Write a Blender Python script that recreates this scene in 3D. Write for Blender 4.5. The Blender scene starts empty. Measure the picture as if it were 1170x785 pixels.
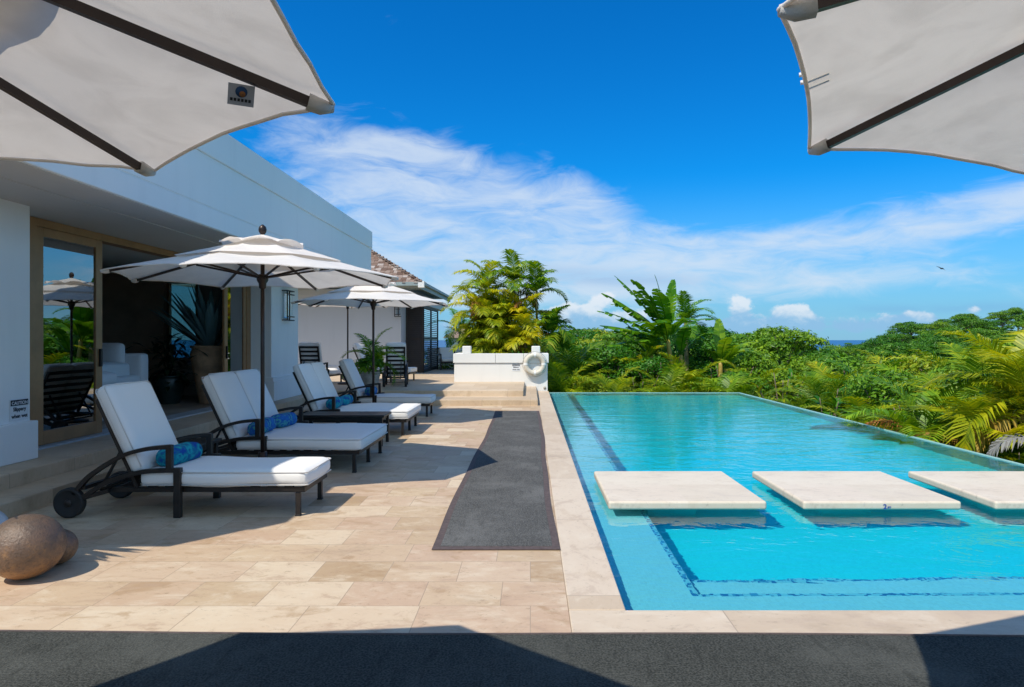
import bpy, bmesh, math, random
import numpy as np
from mathutils import Vector, Matrix, Euler
R = math.radians
S = bpy.context.scene
COL = S.collection
rng = random.Random(7)
nr = np.random.default_rng(11)

# ------------------------------------------------------------------ camera
cam_d = bpy.data.cameras.new('camera'); cam = bpy.data.objects.new('camera', cam_d); COL.objects.link(cam)
cam.location = (0, 0, 1.5); cam.rotation_euler = (R(90), 0, 0)
cam_d.sensor_width = 36; cam_d.lens = 24.03
cam_d.shift_x = -21/1170; cam_d.shift_y = -4.5/1170
cam_d.clip_start = .05; cam_d.clip_end = 60000
S.camera = cam
# ------------------------------------------------------------------ sun, exposure
SUN_DX, SUN_DY = .465, .535
sd = bpy.data.lights.new('sun', 'SUN'); sd.energy = 4.25; sd.angle = R(.53); sd.color = (1, .93, .81)
try: sd.cycles.is_caustics_light = True
except Exception: sd.use_shadow_caustics = True
sun = bpy.data.objects.new('sun', sd); COL.objects.link(sun); sun.location = (-20, -25, 45)
sun.rotation_euler = Vector((SUN_DX, SUN_DY, -1)).to_track_quat('-Z', 'Y').to_euler()
S.view_settings.view_transform = 'Standard'; S.view_settings.look = 'None'
S.view_settings.exposure = 0.2; S.view_settings.gamma = 1; S.view_settings.use_curve_mapping = False
try:
    S.cycles.max_bounces = 10; S.cycles.transparent_max_bounces = 24; S.cycles.diffuse_bounces = 4
    S.cycles.transmission_bounces = 6; S.cycles.glossy_bounces = 4; S.cycles.caustics_reflective = False
except Exception: pass

# ------------------------------------------------------------------ node helpers
class NT:
    def __init__(s, tree): s.t = tree; s.n = tree.nodes; s.l = tree.links
    def new(s, typ, **kw):
        n = s.n.new(typ)
        for k, v in kw.items(): setattr(n, k, v)
        return n
    def put(s, sock, v):
        if isinstance(v, bpy.types.NodeSocket): s.l.new(v, sock)
        elif v is not None: sock.default_value = v
    def m(s, op, a, b=None, c=None, clamp=False):
        n = s.new('ShaderNodeMath', operation=op, use_clamp=clamp)
        s.put(n.inputs[0], a)
        if b is not None: s.put(n.inputs[1], b)
        if c is not None: s.put(n.inputs[2], c)
        return n.outputs[0]
    def mix(s, f, a, b, blend='MIX'):
        n = s.new('ShaderNodeMix', data_type='RGBA', blend_type=blend)
        s.put(n.inputs[0], f); s.put(n.inputs[6], a); s.put(n.inputs[7], b)
        return n.outputs[2]
    def ramp(s, f, stops, interp='LINEAR'):
        n = s.new('ShaderNodeValToRGB'); n.color_ramp.interpolation = interp
        e = n.color_ramp.elements
        while len(e) < len(stops): e.new(.5)
        for i, (p, c) in enumerate(stops): e[i].position = p; e[i].color = (*c, 1) if len(c) == 3 else c
        s.put(n.inputs[0], f); return n.outputs[0]
    def noise(s, vec, scale=5, detail=3, rough=.5, dist=0, out=0):
        n = s.new('ShaderNodeTexNoise'); n.inputs['Scale'].default_value = scale; n.inputs['Detail'].default_value = detail
        n.inputs['Roughness'].default_value = rough; n.inputs['Distortion'].default_value = dist
        if vec is not None: s.put(n.inputs['Vector'], vec)
        return n.outputs[out]
    def mapping(s, vec, scale=(1, 1, 1), loc=(0, 0, 0), rot=(0, 0, 0)):
        n = s.new('ShaderNodeMapping'); s.put(n.inputs['Vector'], vec)
        n.inputs['Scale'].default_value = scale; n.inputs['Location'].default_value = loc; n.inputs['Rotation'].default_value = rot
        return n.outputs[0]
    def comb(s, x, y, z=0.0):
        n = s.new('ShaderNodeCombineXYZ'); s.put(n.inputs[0], x); s.put(n.inputs[1], y); s.put(n.inputs[2], z); return n.outputs[0]
    def sstep(s, v, a, b):
        n = s.new('ShaderNodeMapRange', interpolation_type='SMOOTHSTEP')
        s.put(n.inputs[0], v); n.inputs[1].default_value = a; n.inputs[2].default_value = b; return n.outputs[0]
    def obj(s): return s.new('ShaderNodeTexCoord').outputs['Object']
    def bump(s, h, strength=.3, dist=.02):
        n = s.new('ShaderNodeBump'); n.inputs['Strength'].default_value = strength; n.inputs['Distance'].default_value = dist
        s.put(n.inputs['Height'], h); return n.outputs[0]

def new_mat(name):
    m = bpy.data.materials.new(name); m.use_nodes = True
    t = NT(m.node_tree); t.n.clear()
    out = t.new('ShaderNodeOutputMaterial')
    return m, t, out
def principled(t, col, rough=.5, metal=0, spec=.5, normal=None):
    p = t.new('ShaderNodeBsdfPrincipled'); t.put(p.inputs['Base Color'], col if isinstance(col, bpy.types.NodeSocket) else (*col, 1))
    t.put(p.inputs['Roughness'], rough); p.inputs['Metallic'].default_value = metal; p.inputs['Specular IOR Level'].default_value = spec
    if normal is not None: t.put(p.inputs['Normal'], normal)
    return p
def simple(name, col, rough=.5, metal=0, var=.12, scale=6, bump=0, bscale=60, spec=.5):
    m, t, out = new_mat(name); o = t.obj()
    nz = t.noise(o, scale, 5, .6)
    c = t.mix(t.sstep(nz, .3, .7), tuple(min(1, x*(1-var)) for x in col)+(1,), tuple(min(1, x*(1+var)) for x in col)+(1,))
    nrm = t.bump(t.noise(o, bscale, 4, .6), bump, .01) if bump else None
    p = principled(t, c, rough, metal, spec, nrm); t.l.new(p.outputs[0], out.inputs[0]); return m

# ------------------------------------------------------------------ sky
w = bpy.data.worlds.new('World'); S.world = w; w.use_nodes = True
t = NT(w.node_tree); t.n.clear()
wout = t.new('ShaderNodeOutputWorld'); bg = t.new('ShaderNodeBackground'); bg.inputs[1].default_value = .1
sky = t.new('ShaderNodeTexSky'); sky.sky_type = 'NISHITA'; sky.sun_disc = False
sky.sun_elevation = math.atan(1/math.hypot(SUN_DX, SUN_DY)); sky.sun_rotation = math.atan2(-SUN_DX, -SUN_DY) % (2*math.pi)
sky.air_density = 1.0; sky.dust_density = .3; sky.ozone_density = 3.0
SKYC = sky.outputs[0]
hs = t.new('ShaderNodeHueSaturation'); hs.inputs['Saturation'].default_value = 1.35; hs.inputs['Value'].default_value = 1.0; hs.inputs['Hue'].default_value = .49
t.put(hs.inputs['Color'], SKYC)
g = t.new('ShaderNodeTexCoord').outputs['Generated']
sp = t.new('ShaderNodeSeparateXYZ'); t.put(sp.inputs[0], g)
az = t.m('ARCTAN2', sp.outputs[0], sp.outputs[1]); el = t.m('ARCSINE', sp.outputs[2])
def azel(px, py):
    u, v = (px-606)/781, (388-py)/781
    return math.atan(u), math.atan(v/math.hypot(1, u))
def blob(px, py, sx, sy, rot=0):
    a, e = azel(px, py); c, s_ = math.cos(R(rot)), math.sin(R(rot)); sx /= 781; sy /= 781
    da = t.m('SUBTRACT', az, a); de = t.m('SUBTRACT', el, e)
    p = t.m('ADD', t.m('MULTIPLY', da, c/sx), t.m('MULTIPLY', de, s_/sx))
    q = t.m('ADD', t.m('MULTIPLY', da, -s_/sy), t.m('MULTIPLY', de, c/sy))
    r2 = t.m('ADD', t.m('MULTIPLY', p, p), t.m('MULTIPLY', q, q))
    return t.m('EXPONENT', t.m('MULTIPLY', r2, -1))
def total(lst):
    r = None
    for wgt, b in lst:
        b = t.m('MULTIPLY', b, wgt); r = b if r is None else t.m('ADD', r, b)
    return r
# high wispy cloud
pv = t.comb(az, el)
wv = t.noise(t.mapping(pv, (3, 7, 1)), 2.0, 3, .5, 0, 1)
wsub = t.new('ShaderNodeVectorMath', operation='MULTIPLY_ADD'); t.put(wsub.inputs[0], wv); wsub.inputs[1].default_value = (.10, .05, 0); t.put(wsub.inputs[2], pv)
pw = wsub.outputs[0]
n1 = t.noise(t.mapping(pw, (5, 17, 1), (3.1, 1.7, 0), (0, 0, R(8))), 1.9, 12, .63, .55)
n2 = t.noise(t.mapping(pw, (2.2, 9, 1), (8.3, 4.0, 0), (0, 0, R(-6))), 1.5, 6, .55, .2)
cm = total([(1.0, blob(560, 235, 190, 62, -14)), (.75, blob(400, 215, 150, 60, -8)), (.45, blob(430, 165, 110, 26, -10)), (.5, blob(560, 330, 260, 22, 0)), (.5, blob(680, 225, 70, 30, -20)), (.8, blob(480, 300, 170, 45, 2)),
            (.95, blob(880, 275, 260, 26, 7)), (.9, blob(1130, 248, 150, 30, 12)), (.55, blob(720, 300, 120, 30, -3)),
            (.45, blob(450, 25, 60, 22, -20)), (.35, blob(1050, 330, 200, 20, 2)), (.42, blob(620, 352, 520, 26, 0)), (.5, blob(1000, 315, 220, 14, 4))])
cl = t.m('ADD', t.m('MULTIPLY', n1, .75), t.m('MULTIPLY', n2, .45))
cloud = t.sstep(t.m('ADD', cl, t.m('MULTIPLY', t.m('MINIMUM', cm, 1.15), .52)), .86, 1.34)
# haze towards the horizon
hz = t.m('MULTIPLY', t.sstep(el, .24, -.01), .82)
base = t.mix(1.0, hs.outputs[0], (.07, .90, 1.42, 1), 'MULTIPLY')
c0 = t.mix(hz, base, (2.6, 4.45, 6.5, 1))
c1 = t.mix(t.m('MULTIPLY', cloud, .8), c0, (5.9, 6.8, 7.9, 1))
# long grey-blue veil
veil = t.m('MULTIPLY', total([(.9, blob(700, 318, 95, 9, -3)), (.5, blob(560, 308, 90, 8, 0)), (.6, blob(1080, 352, 120, 5, 0))]), t.sstep(n1, .3, .6))
c2 = t.mix(t.m('MULTIPLY', veil, .55), c1, (1.6, 3.5, 6.4, 1))
# low cumulus bank
cn = t.noise(t.mapping(pv, (26, 34, 1), (1.3, .7, 0)), 1.3, 7, .6, .2)
cb = total([(1.0, blob(692, 340, 16, 9, 20)), (1.0, blob(650, 358, 34, 13, 0)), (.9, blob(846, 352, 15, 17, 30)), (1.0, blob(905, 358, 20, 13, 0)),
            (.75, blob(1040, 365, 22, 9, 0)), (.80, blob(780, 373, 420, 12, 0)), (.5, blob(1115, 352, 14, 6, 0)), (.5, blob(720, 362, 60, 14, 0))])
cum = t.sstep(t.m('ADD', cb, t.m('MULTIPLY', t.m('SUBTRACT', cn, .5), 1.5)), .40, .72)
shade = t.sstep(t.m('ADD', el, t.m('MULTIPLY', t.m('SUBTRACT', cn, .5), .06)), .050, .022)
cc = t.mix(shade, (7.6, 7.8, 8.2, 1), (2.5, 4.5, 6.9, 1))
c3 = t.mix(t.m('MULTIPLY', cum, .72), c2, cc)
# unseen bright cloud added overhead and behind the camera to lift ambient fill
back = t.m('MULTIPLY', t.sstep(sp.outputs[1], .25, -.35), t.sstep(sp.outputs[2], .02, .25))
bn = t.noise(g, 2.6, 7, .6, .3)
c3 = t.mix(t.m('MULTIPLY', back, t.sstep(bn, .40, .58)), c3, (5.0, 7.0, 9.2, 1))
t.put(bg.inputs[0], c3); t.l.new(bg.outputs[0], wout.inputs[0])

# ------------------------------------------------------------------ mesh helpers
class MB:
    def __init__(s): s.v = []; s.f = []; s.sm = []; s.mi = []; s.cur = 0
    def add(s, vs, fs, smooth=False):
        o = len(s.v); s.v += [tuple(v) for v in vs]
        for f in fs: s.f.append(tuple(i+o for i in f)); s.sm.append(smooth); s.mi.append(s.cur)
        return s
    def box(s, x0, x1, y0, y1, z0, z1, M=None):
        vs = [(x, y, z) for z in (z0, z1) for y in (y0, y1) for x in (x0, x1)]
        if M is not None: vs = [M @ Vector(v) for v in vs]
        return s.add(vs, [(0, 2, 3, 1), (4, 5, 7, 6), (0, 1, 5, 4), (2, 6, 7, 3), (0, 4, 6, 2), (1, 3, 7, 5)])
    def bbox(s, x0, x1, y0, y1, z0, z1, b=.01, seg=2, M=None):
        """box with bevelled edges"""
        bm = bmesh.new(); bmesh.ops.create_cube(bm, size=1)
        for v in bm.verts: v.co = Vector(((x0+x1)/2+v.co.x*(x1-x0), (y0+y1)/2+v.co.y*(y1-y0), (z0+z1)/2+v.co.z*(z1-z0)))
        bmesh.ops.bevel(bm, geom=bm.edges[:], offset=b, segments=seg, profile=.5, affect='EDGES')
        bm.verts.index_update()
        vs = [(M @ v.co if M is not None else v.co).to_tuple() for v in bm.verts]
        s.add(vs, [[v.index for v in f.verts] for f in bm.faces], False); bm.free(); return s
    def rbox(s, c, half, r, n=8, bulge=(0, 0, 0), M=None, wob=0, seed=0):
        """soft rounded box (cushions)"""
        c = Vector(c); rr = random.Random(seed); ph = [rr.uniform(0, 6) for _ in range(6)]
        lut = {}; vs = []; fs = []
        def pt(p):
            k = tuple(round(a, 5) for a in p)
            if k in lut: return lut[k]
            co = Vector([p[i]*half[i] for i in range(3)]); rad = r
            core = Vector([max(-half[i]+rad, min(half[i]-rad, co[i])) for i in range(3)])
            d = co-core
            if d.length > 1e-9: q = core+d.normalized()*rad
            else: q = co
            for i in range(3):
                j, l = (i+1) % 3, (i+2) % 3
                q[i] += math.copysign(1, p[i])*bulge[i]*(1-p[j]**2)*(1-p[l]**2)*(abs(p[i]) > .9)
            if wob: q += Vector((math.sin(q.y*9+ph[0])*wob, math.sin(q.x*8+ph[1])*wob, (math.sin(q.x*7+ph[2])+math.sin(q.y*6+q.x*5+ph[3]))*wob))
            q = q+c
            if M is not None: q = M @ q
            lut[k] = len(vs); vs.append(tuple(q)); return lut[k]
        # denser sampling near the rim
        g = [math.sin(math.pi/2*(-1+2*i/n)) for i in range(n+1)]
        for ax in range(3):
            for sg in (-1, 1):
                for i in range(n):
                    for j in range(n):
                        q = []
                        for a, b in ((g[i], g[j]), (g[i+1], g[j]), (g[i+1], g[j+1]), (g[i], g[j+1])):
                            p = [0, 0, 0]; p[ax] = sg; p[(ax+1) % 3] = a; p[(ax+2) % 3] = b; q.append(pt(p))
                        if sg < 0: q.reverse()
                        fs.append(q)
        return s.add(vs, fs, True)
    def tube(s, pts, rad, seg=8, caps=True, sq=None, smooth=True):
        """tube along points; sq=(w,h) gives a rectangular section (h is the vertical side)"""
        pts = [Vector(p) for p in pts]; n = len(pts); rings = []
        rads = rad if isinstance(rad, (list, tuple)) else [rad]*n
        up0 = None
        for i in range(n):
            d = (pts[min(i+1, n-1)]-pts[max(i-1, 0)]).normalized()
            if up0 is None or sq: ref = Vector((0, 0, 1)) if abs(d.z) < .95 else Vector((1, 0, 0)); up0 = ref
            sd_ = d.cross(up0).normalized(); up = sd_.cross(d).normalized(); up0 = up
            if sq: ring = [pts[i]+sd_*a*sq[0]/2+up*b*sq[1]/2 for a, b in ((-1, -1), (1, -1), (1, 1), (-1, 1))]
            else: ring = [pts[i]+(sd_*math.cos(2*math.pi*k/seg)+up*math.sin(2*math.pi*k/seg))*rads[i] for k in range(seg)]
            rings.append(ring)
        k = len(rings[0]); vs = [p for r_ in rings for p in r_]; fs = []
        for i in range(n-1):
            for j in range(k): fs.append((i*k+j, i*k+(j+1) % k, (i+1)*k+(j+1) % k, (i+1)*k+j))
        if caps: fs.append(tuple(range(k-1, -1, -1))); fs.append(tuple((n-1)*k+j for j in range(k)))
        return s.add(vs, fs, smooth and not sq)
    def lathe(s, prof, seg=24, c=(0, 0, 0), M=None, smooth=True):
        vs = []; fs = []; n = len(prof)
        for r_, z in prof:
            for k in range(seg):
                a = 2*math.pi*k/seg; v = Vector((r_*math.cos(a)+c[0], r_*math.sin(a)+c[1], z+c[2]))
                vs.append(M @ v if M is not None else v)
        for i in range(n-1):
            for k in range(seg): fs.append((i*seg+k, i*seg+(k+1) % seg, (i+1)*seg+(k+1) % seg, (i+1)*seg+k))
        return s.add(vs, fs, smooth)
    def sphere(s, c, r, su=24, sv=14, M=None):
        prof = [(max(1e-4, r[0]*math.sin(math.pi*i/sv)) if hasattr(r, '__len__') else max(1e-4, r*math.sin(math.pi*i/sv)), -(r[1] if hasattr(r, '__len__') else r)*math.cos(math.pi*i/sv)) for i in range(sv+1)]
        return s.lathe(prof, su, c, M)
    def build(s, name, mat, parent=None, loc=None):
        me = bpy.data.meshes.new(name); me.from_pydata(s.v, [], s.f); me.polygons.foreach_set('use_smooth', s.sm)
        for m in (mat if isinstance(mat, (list, tuple)) else [mat]): me.materials.append(m)
        if any(s.mi): me.polygons.foreach_set('material_index', s.mi)
        me.update()
        o = bpy.data.objects.new(name, me); COL.objects.link(o)
        if parent is not None: o.parent = parent
        if loc is not None: o.location = loc
        return o

def tag(o, label=None, cat=None, group=None, kind=None):
    if label: o['label'] = label
    if cat: o['category'] = cat
    if group: o['group'] = group
    if kind: o['kind'] = kind
    return o
def thing(name, label, cat, loc=(0, 0, 0), rz=0, group=None):
    o = bpy.data.objects.new(name, None); COL.objects.link(o); o.location = loc; o.rotation_euler = (0, 0, rz)
    o.empty_display_size = .2
    return tag(o, label, cat, group)
def dup(root, loc, rz=0, label=None, group=None, scale=None):
    kids = [c for c in KIDS(root)]
    r = root.copy(); COL.objects.link(r); r.location = loc; r.rotation_euler = (0, 0, rz)
    if scale: r.scale = scale if hasattr(scale, '__len__') else (scale,)*3
    if label: r['label'] = label
    if group: r['group'] = group
    def rec(src, dst):
        for c in KIDS(src):
            d = c.copy(); COL.objects.link(d); d.parent = dst; rec(c, d)
    rec(root, r)
    return r
def KIDS(o): return [c for c in COL.objects if c.parent == o]
KC = {}
def dup_fast(root, loc, rz=0, label=None, group=None, scale=1.0):
    if root.name not in KC: KC[root.name] = KIDS(root)
    r = root.copy(); COL.objects.link(r); r.location = loc; r.rotation_euler = (0, 0, rz)
    r.scale = scale if hasattr(scale, '__len__') else (scale,)*3
    if label: r['label'] = label
    if group: r['group'] = group
    for c in KC[root.name]:
        d = c.copy(); COL.objects.link(d); d.parent = r
    return r
def text_mesh(body, size, M, name, mat, parent, extrude=.0015, bold=0.0, align='CENTER'):
    cu = bpy.data.curves.new('lettering', 'FONT'); cu.body = body; cu.size = size; cu.extrude = extrude; cu.align_x = align; cu.offset = bold
    tmp = bpy.data.objects.new('lettering', cu); COL.objects.link(tmp)
    dg = bpy.context.evaluated_depsgraph_get(); dg.update()
    me = bpy.data.meshes.new_from_object(tmp.evaluated_get(dg)); me.transform(M)
    COL.objects.unlink(tmp); bpy.data.objects.remove(tmp)
    me.materials.clear(); me.materials.append(mat)
    o = bpy.data.objects.new(name, me); COL.objects.link(o); o.parent = parent; return o

# ------------------------------------------------------------------ materials
def mat_travertine(name, tw, th, cols, rot=0, joint=.006, offset=.37, bri=1.0):
    m, t, out = new_mat(name); o = t.mapping(t.obj(), rot=(0, 0, rot))
    br = t.new('ShaderNodeTexBrick'); t.put(br.inputs['Vector'], o)
    br.offset = offset; br.offset_frequency = 2; br.squash = 1.35; br.squash_frequency = 3
    br.inputs['Scale'].default_value = 1; br.inputs['Mortar Size'].default_value = joint; br.inputs['Mortar Smooth'].default_value = .3
    br.inputs['Brick Width'].default_value = tw; br.inputs['Row Height'].default_value = th
    br.inputs['Color1'].default_value = (0, 0, 0, 1); br.inputs['Color2'].default_value = (1, 1, 1, 1); br.inputs['Mortar'].default_value = (.5, .5, .5, 1)
    # every stone has its own cut of the rock: the texture jumps from tile to tile
    sc_ = t.new('ShaderNodeSeparateColor'); t.put(sc_.inputs[0], br.outputs['Color']); rid = sc_.outputs[0]
    jump = t.new('ShaderNodeVectorMath', operation='MULTIPLY_ADD'); t.put(jump.inputs[0], t.comb(rid, rid, rid)); jump.inputs[1].default_value = (37, 91, 53); t.put(jump.inputs[2], o)
    q = jump.outputs[0]
    tone = t.ramp(t.m('ADD', t.m('ADD', t.m('MULTIPLY', rid, .85), .0), t.m('MULTIPLY', t.noise(q, 1.1, 5, .6), .30)), [(.1, cols[0]), (.38, cols[1]), (.62, cols[2]), (.95, cols[3])])
    wn = t.noise(t.mapping(q, (1.5, 2.7, 1), rot=(0, 0, R(25))), 1.9, 10, .72, .5)
    wn2 = t.noise(t.mapping(q, (1.6, 2.2, 1)), 1.6, 8, .68, .5)
    c = t.mix(t.m('MULTIPLY', t.sstep(wn, .48, .68), .55), tone, (*cols[4], 1))
    c = t.mix(t.m('MULTIPLY', t.sstep(wn2, .52, .66), .60), c, (*cols[0], 1))
    c = t.mix(t.m('MULTIPLY', t.sstep(wn, .46, .36), .6), c, (*[x*.86 for x in cols[2]], 1))
    c = t.mix(t.m('MULTIPLY', t.sstep(t.noise(t.mapping(q, (1, 1.8, 1)), 13, 10, .85), .54, .68), .7), c, (*[x*.55 for x in cols[0]], 1))
    c = t.mix(t.m('MULTIPLY', t.sstep(t.noise(t.mapping(o, (1, 1.4, 1), (4, 9, 0)), .9, 9, .7), .57, .70), .28), c, (.26, .185, .12, 1))
    c = t.mix(t.m('MULTIPLY', br.outputs['Fac'], .55), c, (.24, .19, .14, 1))
    h = t.m('SUBTRACT', t.m('MULTIPLY', t.noise(o, 30, 6, .7), .3), br.outputs['Fac'])
    p = principled(t, c, t.m('ADD', t.m('MULTIPLY', wn, .3), .38), 0, .4, t.bump(h, .25, .006)); t.l.new(p.outputs[0], out.inputs[0]); return m
TRAV = [(.355, .225, .115), (.545, .41, .265), (.50, .345, .23), (.62, .495, .345), (.66, .555, .41)]
M_deck = mat_travertine('travertine_paving', .46, .385, TRAV, joint=.0028)
M_coping = mat_travertine('pool_coping_stone', 1.25, 4.0, [(.50, .385, .265), (.59, .48, .355), (.56, .43, .31), (.63, .525, .40), (.66, .57, .45)], rot=0, joint=.004)
M_coping_y = mat_travertine('pool_coping_stone_side', 1.25, 4.0, [(.50, .385, .265), (.59, .48, .355), (.56, .43, .31), (.63, .525, .40), (.66, .57, .45)], rot=R(90), joint=.004)
M_step = mat_travertine('step_stone', 1.1, .9, [(.46, .34, .22), (.56, .43, .29), (.52, .39, .26), (.62, .49, .35), (.62, .50, .37)], joint=.004)
M_slab = mat_travertine('pale_limestone', 3.0, 3.0, [(.60, .505, .385), (.67, .585, .46), (.65, .55, .43), (.70, .615, .50), (.71, .635, .52)], joint=0)
def mat_wall(name, col):
    m, t, out = new_mat(name); o = t.obj()
    st = t.noise(t.mapping(o, (2.5, 2.5, .35)), 1.6, 6, .6)
    c = t.mix(t.m('MULTIPLY', t.sstep(st, .5, .75), .18), (*col, 1), (*[x*.78 for x in col], 1))
    h = t.noise(o, 45, 5, .6)
    p = principled(t, c, .75, 0, .3, t.bump(h, .12, .01)); t.l.new(p.outputs[0], out.inputs[0]); return m
M_wall = mat_wall('white_render', (.84, .85, .84))
M_white = mat_wall('white_masonry_paint', (.76, .75, .72))
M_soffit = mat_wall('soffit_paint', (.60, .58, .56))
M_frame = simple('bronze_door_frame', (.37, .195, .085), .42, .15, .12, 4)
M_dark = simple('dark_bronze_metal', (.032, .027, .024), .42, .5, .2, 10, .05, 80)
M_pole = simple('brown_metal_pole', (.040, .028, .024), .38, .5, .15, 8)
M_black = simple('black_metal', (.012, .012, .013), .45, .4, .2, 10)
M_rubber = simple('black_rubber', (.018, .018, .018), .7, 0, .2, 10)
def mat_cloth(name, col, trans=.0, weave=260, rough=.9, folds=.1):
    m, t, out = new_mat(name); o = t.obj()
    wv = t.noise(o, weave, 2, .5); big = t.noise(o, 2.6, 5, .55)
    c = t.mix(t.m('MULTIPLY', t.sstep(big, .35, .75), folds), (*col, 1), (*[x*.78 for x in col], 1))
    p = principled(t, c, rough, 0, .2, t.bump(t.m('ADD', t.m('MULTIPLY', wv, .3), t.noise(o, 11, 4, .5)), .28, .012))
    p.inputs['Sheen Weight'].default_value = .15
    if trans:
        tr = t.new('ShaderNodeBsdfTranslucent'); t.put(tr.inputs[0], t.mix(t.m('MULTIPLY', t.sstep(t.noise(t.mapping(o, (1, 1, .6)), 4.5, 6, .62, .8), .38, .68), .55), (col[0], col[1]*.955, col[2]*.90, 1), (col[0]*.70, col[1]*.66, col[2]*.62, 1)))
        mx = t.new('ShaderNodeMixShader'); mx.inputs[0].default_value = trans
        t.l.new(p.outputs[0], mx.inputs[1]); t.l.new(tr.outputs[0], mx.inputs[2]); t.l.new(mx.outputs[0], out.inputs[0])
    else: t.l.new(p.outputs[0], out.inputs[0])
    return m
M_canopy = mat_cloth('white_canopy_cloth', (.93, .88, .825), .33, 300, folds=.4)
M_hem = mat_cloth('canopy_hem', (.66, .63, .60), .12, 300)
M_cushion = mat_cloth('white_cushion_cloth', (.80, .775, .735), 0, 220)
M_piping = mat_cloth('cushion_piping', (.66, .63, .59), 0, 220)
M_sofa = mat_cloth('white_sofa_cloth', (.74, .74, .74), 0, 200)
def mat_pillow(name, cols, scale):
    m, t, out = new_mat(name); o = t.obj()
    n = t.noise(o, scale, 4, .55, 1.4)
    v = t.new('ShaderNodeTexVoronoi'); v.inputs['Scale'].default_value = scale*1.4; t.put(v.inputs['Vector'], o)
    f = t.m('ADD', t.m('MULTIPLY', n, .8), t.m('MULTIPLY', v.outputs['Distance'], .45))
    c = t.ramp(f, [(.30, cols[0]), (.45, cols[1]), (.55, cols[2]), (.66, cols[1]), (.8, cols[3])])
    p = principled(t, c, .8, 0, .2); t.l.new(p.outputs[0], out.inputs[0]); return m
M_pil1 = mat_pillow('teal_blue_print_cloth', [(.006, .03, .16), (.008, .16, .27), (.012, .34, .38), (.006, .06, .30)], 9)
M_pil2 = mat_pillow('navy_green_print_cloth', [(.010, .03, .16), (.015, .09, .36), (.06, .34, .32), (.02, .16, .45)], 8)
def mat_mat(name, a, b):
    m, t, out = new_mat(name); o = t.obj()
    v = t.noise(t.mapping(o, (1, 1, 1)), 95, 3, .6); big = t.noise(o, 1.3, 6, .65)
    wv = t.new('ShaderNodeTexWave', wave_type='BANDS', bands_direction='Y'); wv.inputs['Scale'].default_value = 22; wv.inputs['Distortion'].default_value = 3; wv.inputs['Detail'].default_value = 2; t.put(wv.inputs['Vector'], o)
    c = t.mix(t.sstep(v, .35, .65), (*a, 1), (*b, 1))
    c = t.mix(t.m('MULTIPLY', t.sstep(big, .42, .7), .45), c, (*[x*1.5 for x in b], 1))
    c = t.mix(t.m('MULTIPLY', t.sstep(t.noise(t.mapping(o, (6, 1.2, 1)), 3, 6, .7), .52, .66), .35), c, (*[x*.7 for x in a], 1))
    h = t.m('ADD', v, t.m('MULTIPLY', wv.outputs[1], .25))
    p = principled(t, c, .92, 0, .15, t.bump(h, .7, .01)); t.l.new(p.outputs[0], out.inputs[0]); return m
M_mat = mat_mat('charcoal_outdoor_matting', (.026, .028, .024), (.075, .077, .068))
M_runner = mat_mat('grey_woven_runner', (.050, .051, .049), (.130, .129, .124))
M_border = simple('brown_mat_border', (.085, .062, .058), .85, 0, .2, 30, .2, 90)
def mat_glass(name, tint, refl_boost=0.0, rough=0.0):
    m, t, out = new_mat(name)
    tr = t.new('ShaderNodeBsdfTransparent'); tr.inputs[0].default_value = (*tint, 1)
    gl = t.new('ShaderNodeBsdfGlossy'); gl.inputs[0].default_value = (.92, .97, 1, 1); gl.inputs['Roughness'].default_value = rough
    fr = t.new('ShaderNodeFresnel'); fr.inputs[0].default_value = 1.5
    f = t.m('ADD', fr.outputs[0], refl_boost, clamp=True)
    mx = t.new('ShaderNodeMixShader'); t.put(mx.inputs[0], f); t.l.new(tr.outputs[0], mx.inputs[1]); t.l.new(gl.outputs[0], mx.inputs[2])
    t.l.new(mx.outputs[0], out.inputs[0]); return m
M_glass = mat_glass('tinted_door_glass', (.40, .55, .56), .27)
M_lampglass = mat_glass('frosted_lamp_glass', (.93, .94, .95), .02, .25)
def mat_tile(name, col, dark, scale=22):
    m, t, out = new_mat(name); o = t.obj()
    br = t.new('ShaderNodeTexBrick'); t.put(br.inputs['Vector'], o); br.offset = 0
    br.inputs['Scale'].default_value = scale; br.inputs['Mortar Size'].default_value = .02; br.inputs['Brick Width'].default_value = .5; br.inputs['Row Height'].default_value = .5
    br.inputs['Color1'].default_value = (*col, 1); br.inputs['Color2'].default_value = (*[x*.9 for x in col], 1); br.inputs['Mortar'].default_value = (*[x*1.05 for x in col], 1)
    c = t.mix(t.m('MULTIPLY', t.sstep(t.noise(o, 2.2, 5, .6), .4, .7), .3), br.outputs[0], (*dark, 1))
    p = principled(t, c, .45, 0, .4); t.l.new(p.outputs[0], out.inputs[0]); return m
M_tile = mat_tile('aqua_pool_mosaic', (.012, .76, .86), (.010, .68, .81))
M_shelf = mat_tile('shelf_mosaic_shallow_tint', (.19, .73, .82), (.15, .67, .78))  # paler than the floor: water's depth absorption is painted into the tile colour
M_tile_edge = mat_tile('pale_edge_mosaic', (.30, .52, .48), (.24, .44, .42))
def mat_mosaic_band(name):
    m, t, out = new_mat(name); o = t.obj()
    v = t.new('ShaderNodeTexVoronoi'); v.feature = 'F1'; v.inputs['Scale'].default_value = 42; v.inputs['Randomness'].default_value = .35; t.put(v.inputs['Vector'], o)
    sc = t.new('ShaderNodeSeparateColor'); t.put(sc.inputs[0], v.outputs['Color'])
    c = t.ramp(sc.outputs[0], [(0, (.01, .16, .38)), (.3, (.03, .30, .52)), (.5, (.12, .60, .74)), (1, (.14, .64, .78))], 'CONSTANT')
    p = principled(t, c, .4); t.l.new(p.outputs[0], out.inputs[0]); return m
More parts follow.
